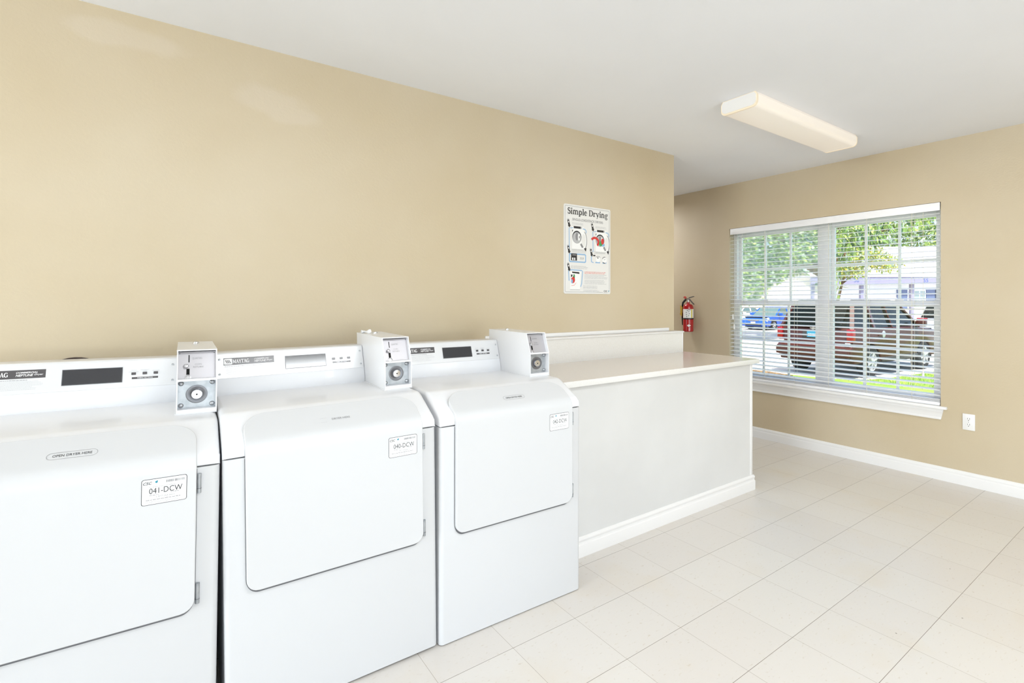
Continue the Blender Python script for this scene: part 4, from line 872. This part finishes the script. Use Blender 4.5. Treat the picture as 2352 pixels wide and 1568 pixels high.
for wx in (-4.1, -1.0, 3.2):
    f_ = B(); f_.box(wx-.75, wx+.75, -.06, 0, h0+.75, h0+2.25, 'frame'); f_ = f_.obj('window', ab, smooth=0)
    g_ = B()
    for k in (-1, 0, 1): g_.box(wx+k*.48-.2, wx+k*.48+.2, -.07, -.058, h0+.82, h0+2.18, 'winpane')
    g_.obj('pane', f_, smooth=0)
    for sx in (-1.2, 1.2): B().box(wx+sx-.42, wx+sx+.42, -.08, 0, h0+.72, h0+2.28, 'shutter').obj('shutter', ab, smooth=0)
hs = thing('cream_house', 'cream gabled house half hidden behind the big tree', 'building', vw(19.0, 41), VA)
B().prism([(-2.6, 0), (2.6, 0), (2.6, h0+2.4), (0, h0+4.3), (-2.6, h0+2.4)], 'y', 0, 8, 'cream').obj('wall', hs, smooth=0)
B().prism([(-2.9, h0+2.2), (0, h0+4.32), (2.9, h0+2.2), (2.9, h0+2.36), (0, h0+4.5), (-2.9, h0+2.36)], 'y', -.35, 8.3, 'roof').obj('roof', hs, smooth=0)
B().box(-.7, .7, -.05, 0, h0+.6, h0+1.7, 'frame').obj('window', hs, smooth=0)

def tree(name, label, base, trunk, blobs, size, mats, seed, flop=.5, cat='tree', group=None, slim=.24):
    """base (l,d); trunk: points (l,d,z) with radii; blobs: (l,d,z,rl,rd,rz,n)"""
    o = Vector(vw(*base)); t = thing(name, label, cat, o, VA, group); rn = random.Random(seed)
    Lc = lambda l, d, z: Vector((l-base[0], d-base[1], z-GZ))
    if trunk:
        b = B()
        for pts, rr in trunk: b.tube([Lc(*p) for p in pts], rr, 'bark', 9)
        b.obj('trunk', t)
    b = B(); ids = [b.mi(m) for m, _ in mats]; ws = [w for _, w in mats]
    for (l, d, z, rl, rd, rz, n) in blobs:
        for _ in range(n):
            v = Vector((rn.gauss(0, 1), rn.gauss(0, 1), rn.gauss(0, 1))).normalized()*(rn.random()**.45)
            c = Lc(l+v.x*rl, d+v.y*rd, z+v.z*rz); a = Vector((rn.gauss(0, 1), rn.gauss(0, 1), rn.gauss(0, 1)-flop*2)).normalized(); s_ = size*rn.uniform(.6, 1.4)
            e = a.cross(Vector((rn.gauss(0, 1), rn.gauss(0, 1), rn.gauss(0, 1)))).normalized()*s_*slim; q = a*s_
            f_ = b.bm.faces.new([b.bm.verts.new(c), b.bm.verts.new(c+q*.45+e), b.bm.verts.new(c+q), b.bm.verts.new(c+q*.45-e)]); f_.material_index = rn.choices(ids, ws)[0]
    b.obj('foliage', t, smooth=0); return t
tree('shade_tree', 'big leafy tree filling the left sash, with thick brown limb and drooping branches', (13.4, 25),
     [([(13.4, 25, GZ), (13.4, 25, 1.5), (13.3, 25, 2.6), (12.3, 25, 3.3), (11.2, 25, 3.9), (10.95, 25, 4.7), (11.0, 25, 6.4)], [.34, .28, .26, .26, .27, .27, .24]), ([(13.3, 25, 2.6), (13.5, 25.2, 4), (13.8, 25.6, 6)], [.2, .15, .06]), ([(11.2, 25, 3.9), (10.2, 24.4, 4.9), (9.2, 24, 5.8)], [.14, .10, .06])],
     [(9.5, 24, 4.6, 1.4, 1.4, 1.9, 4200), (9.3, 24.2, 2.7, 1.1, 1.2, 1.5, 2600), (12.6, 24.5, 4.9, 1.7, 1.4, 1.5, 4200), (10.9, 27, 5.6, 2.6, 1.4, 1.9, 4200), (11.4, 24, 3.6, 1.3, .8, .6, 1300), (13.4, 25, 3.5, 1.0, 1.0, .8, 1300), (10.3, 24, 3.0, .8, .8, .9, 1200), (12.0, 27, 3.3, 2.4, 1.0, .7, 1500)], .19, [('leafs', 3), ('leafb', 1), ('leafc', 4), ('leafa', 2)], 1)
tree('leafy_tree', 'tree with long pointed green leaves hanging above the maroon SUV', (10.46, 19),
     [([(10.46, 19, GZ), (10.4, 19, 1.6), (10.1, 18.6, 3.0), (10.0, 17.5, 4.4)], [.12, .10, .08, .05]), ([(10.2, 18.7, 2.7), (11.2, 17.6, 3.7), (12.2, 17, 4.0)], [.06, .04, .02])],
     [(9.9, 17, 4.2, .8, .9, .8, 420), (11.3, 17, 4.25, .8, .9, .6, 360), (10.4, 17, 3.45, .6, .8, .4, 240), (12.3, 17, 4.4, .8, .8, .45, 200), (9.7, 17, 3.2, .4, .5, .5, 130), (10.0, 18.5, 2.0, .4, .5, .9, 150)], .24, [('leafa', 3), ('leafb', 3), ('leafc', 4), ('leafs', 2)], 2, flop=1.2, slim=.15)
tree('yellowing_tree', 'loose tree with yellow and pale green leaves in front of the carport', (16.15, 29),
     [([(16.15, 29, GZ), (16.2, 29, 1.4), (16.5, 29, 2.6), (17.0, 29, 3.6)], [.10, .08, .06, .03]), ([(16.4, 29, 2.3), (17.8, 28.9, 3.4)], [.05, .02])],
     [(16.3, 28.6, 4.0, 1.1, .9, .7, 1300), (17.6, 28.6, 3.9, 1.1, .9, .6, 1000), (16.6, 28.7, 3.1, 1.2, .8, .5, 900), (18.7, 28.6, 3.5, .9, .8, .55, 600)], .18, [('leafy', 3), ('leafc', 4), ('leafs', 3)], 3, group=None)
tree('distant_tree', 'pale green treetops rising behind the white apartment roof', (38, 56), [([(38, 56, GZ), (38, 56, 5)], [.4, .25])],
     [(36, 56, 8.6, 3.2, 2, 2.0, 1500), (41, 56, 8.8, 3.4, 2, 2.4, 1500), (32, 56, 8.2, 2.6, 2, 2.0, 1000)], .48, [('leafs', 4), ('leafa', 3), ('leafc', 3)], 4)
hd_ = tree('clipped_hedge', 'dark green hedge along the far side of the parking lot', (19, 52), None, [(16, 52, .45, 2.2, .8, .9, 1200), (20, 52, .45, 2.2, .8, .9, 1200), (24, 52, .45, 2.2, .8, .9, 1000)], .3, [('leafb', 5), ('leafa', 3)], 5, cat='hedge')
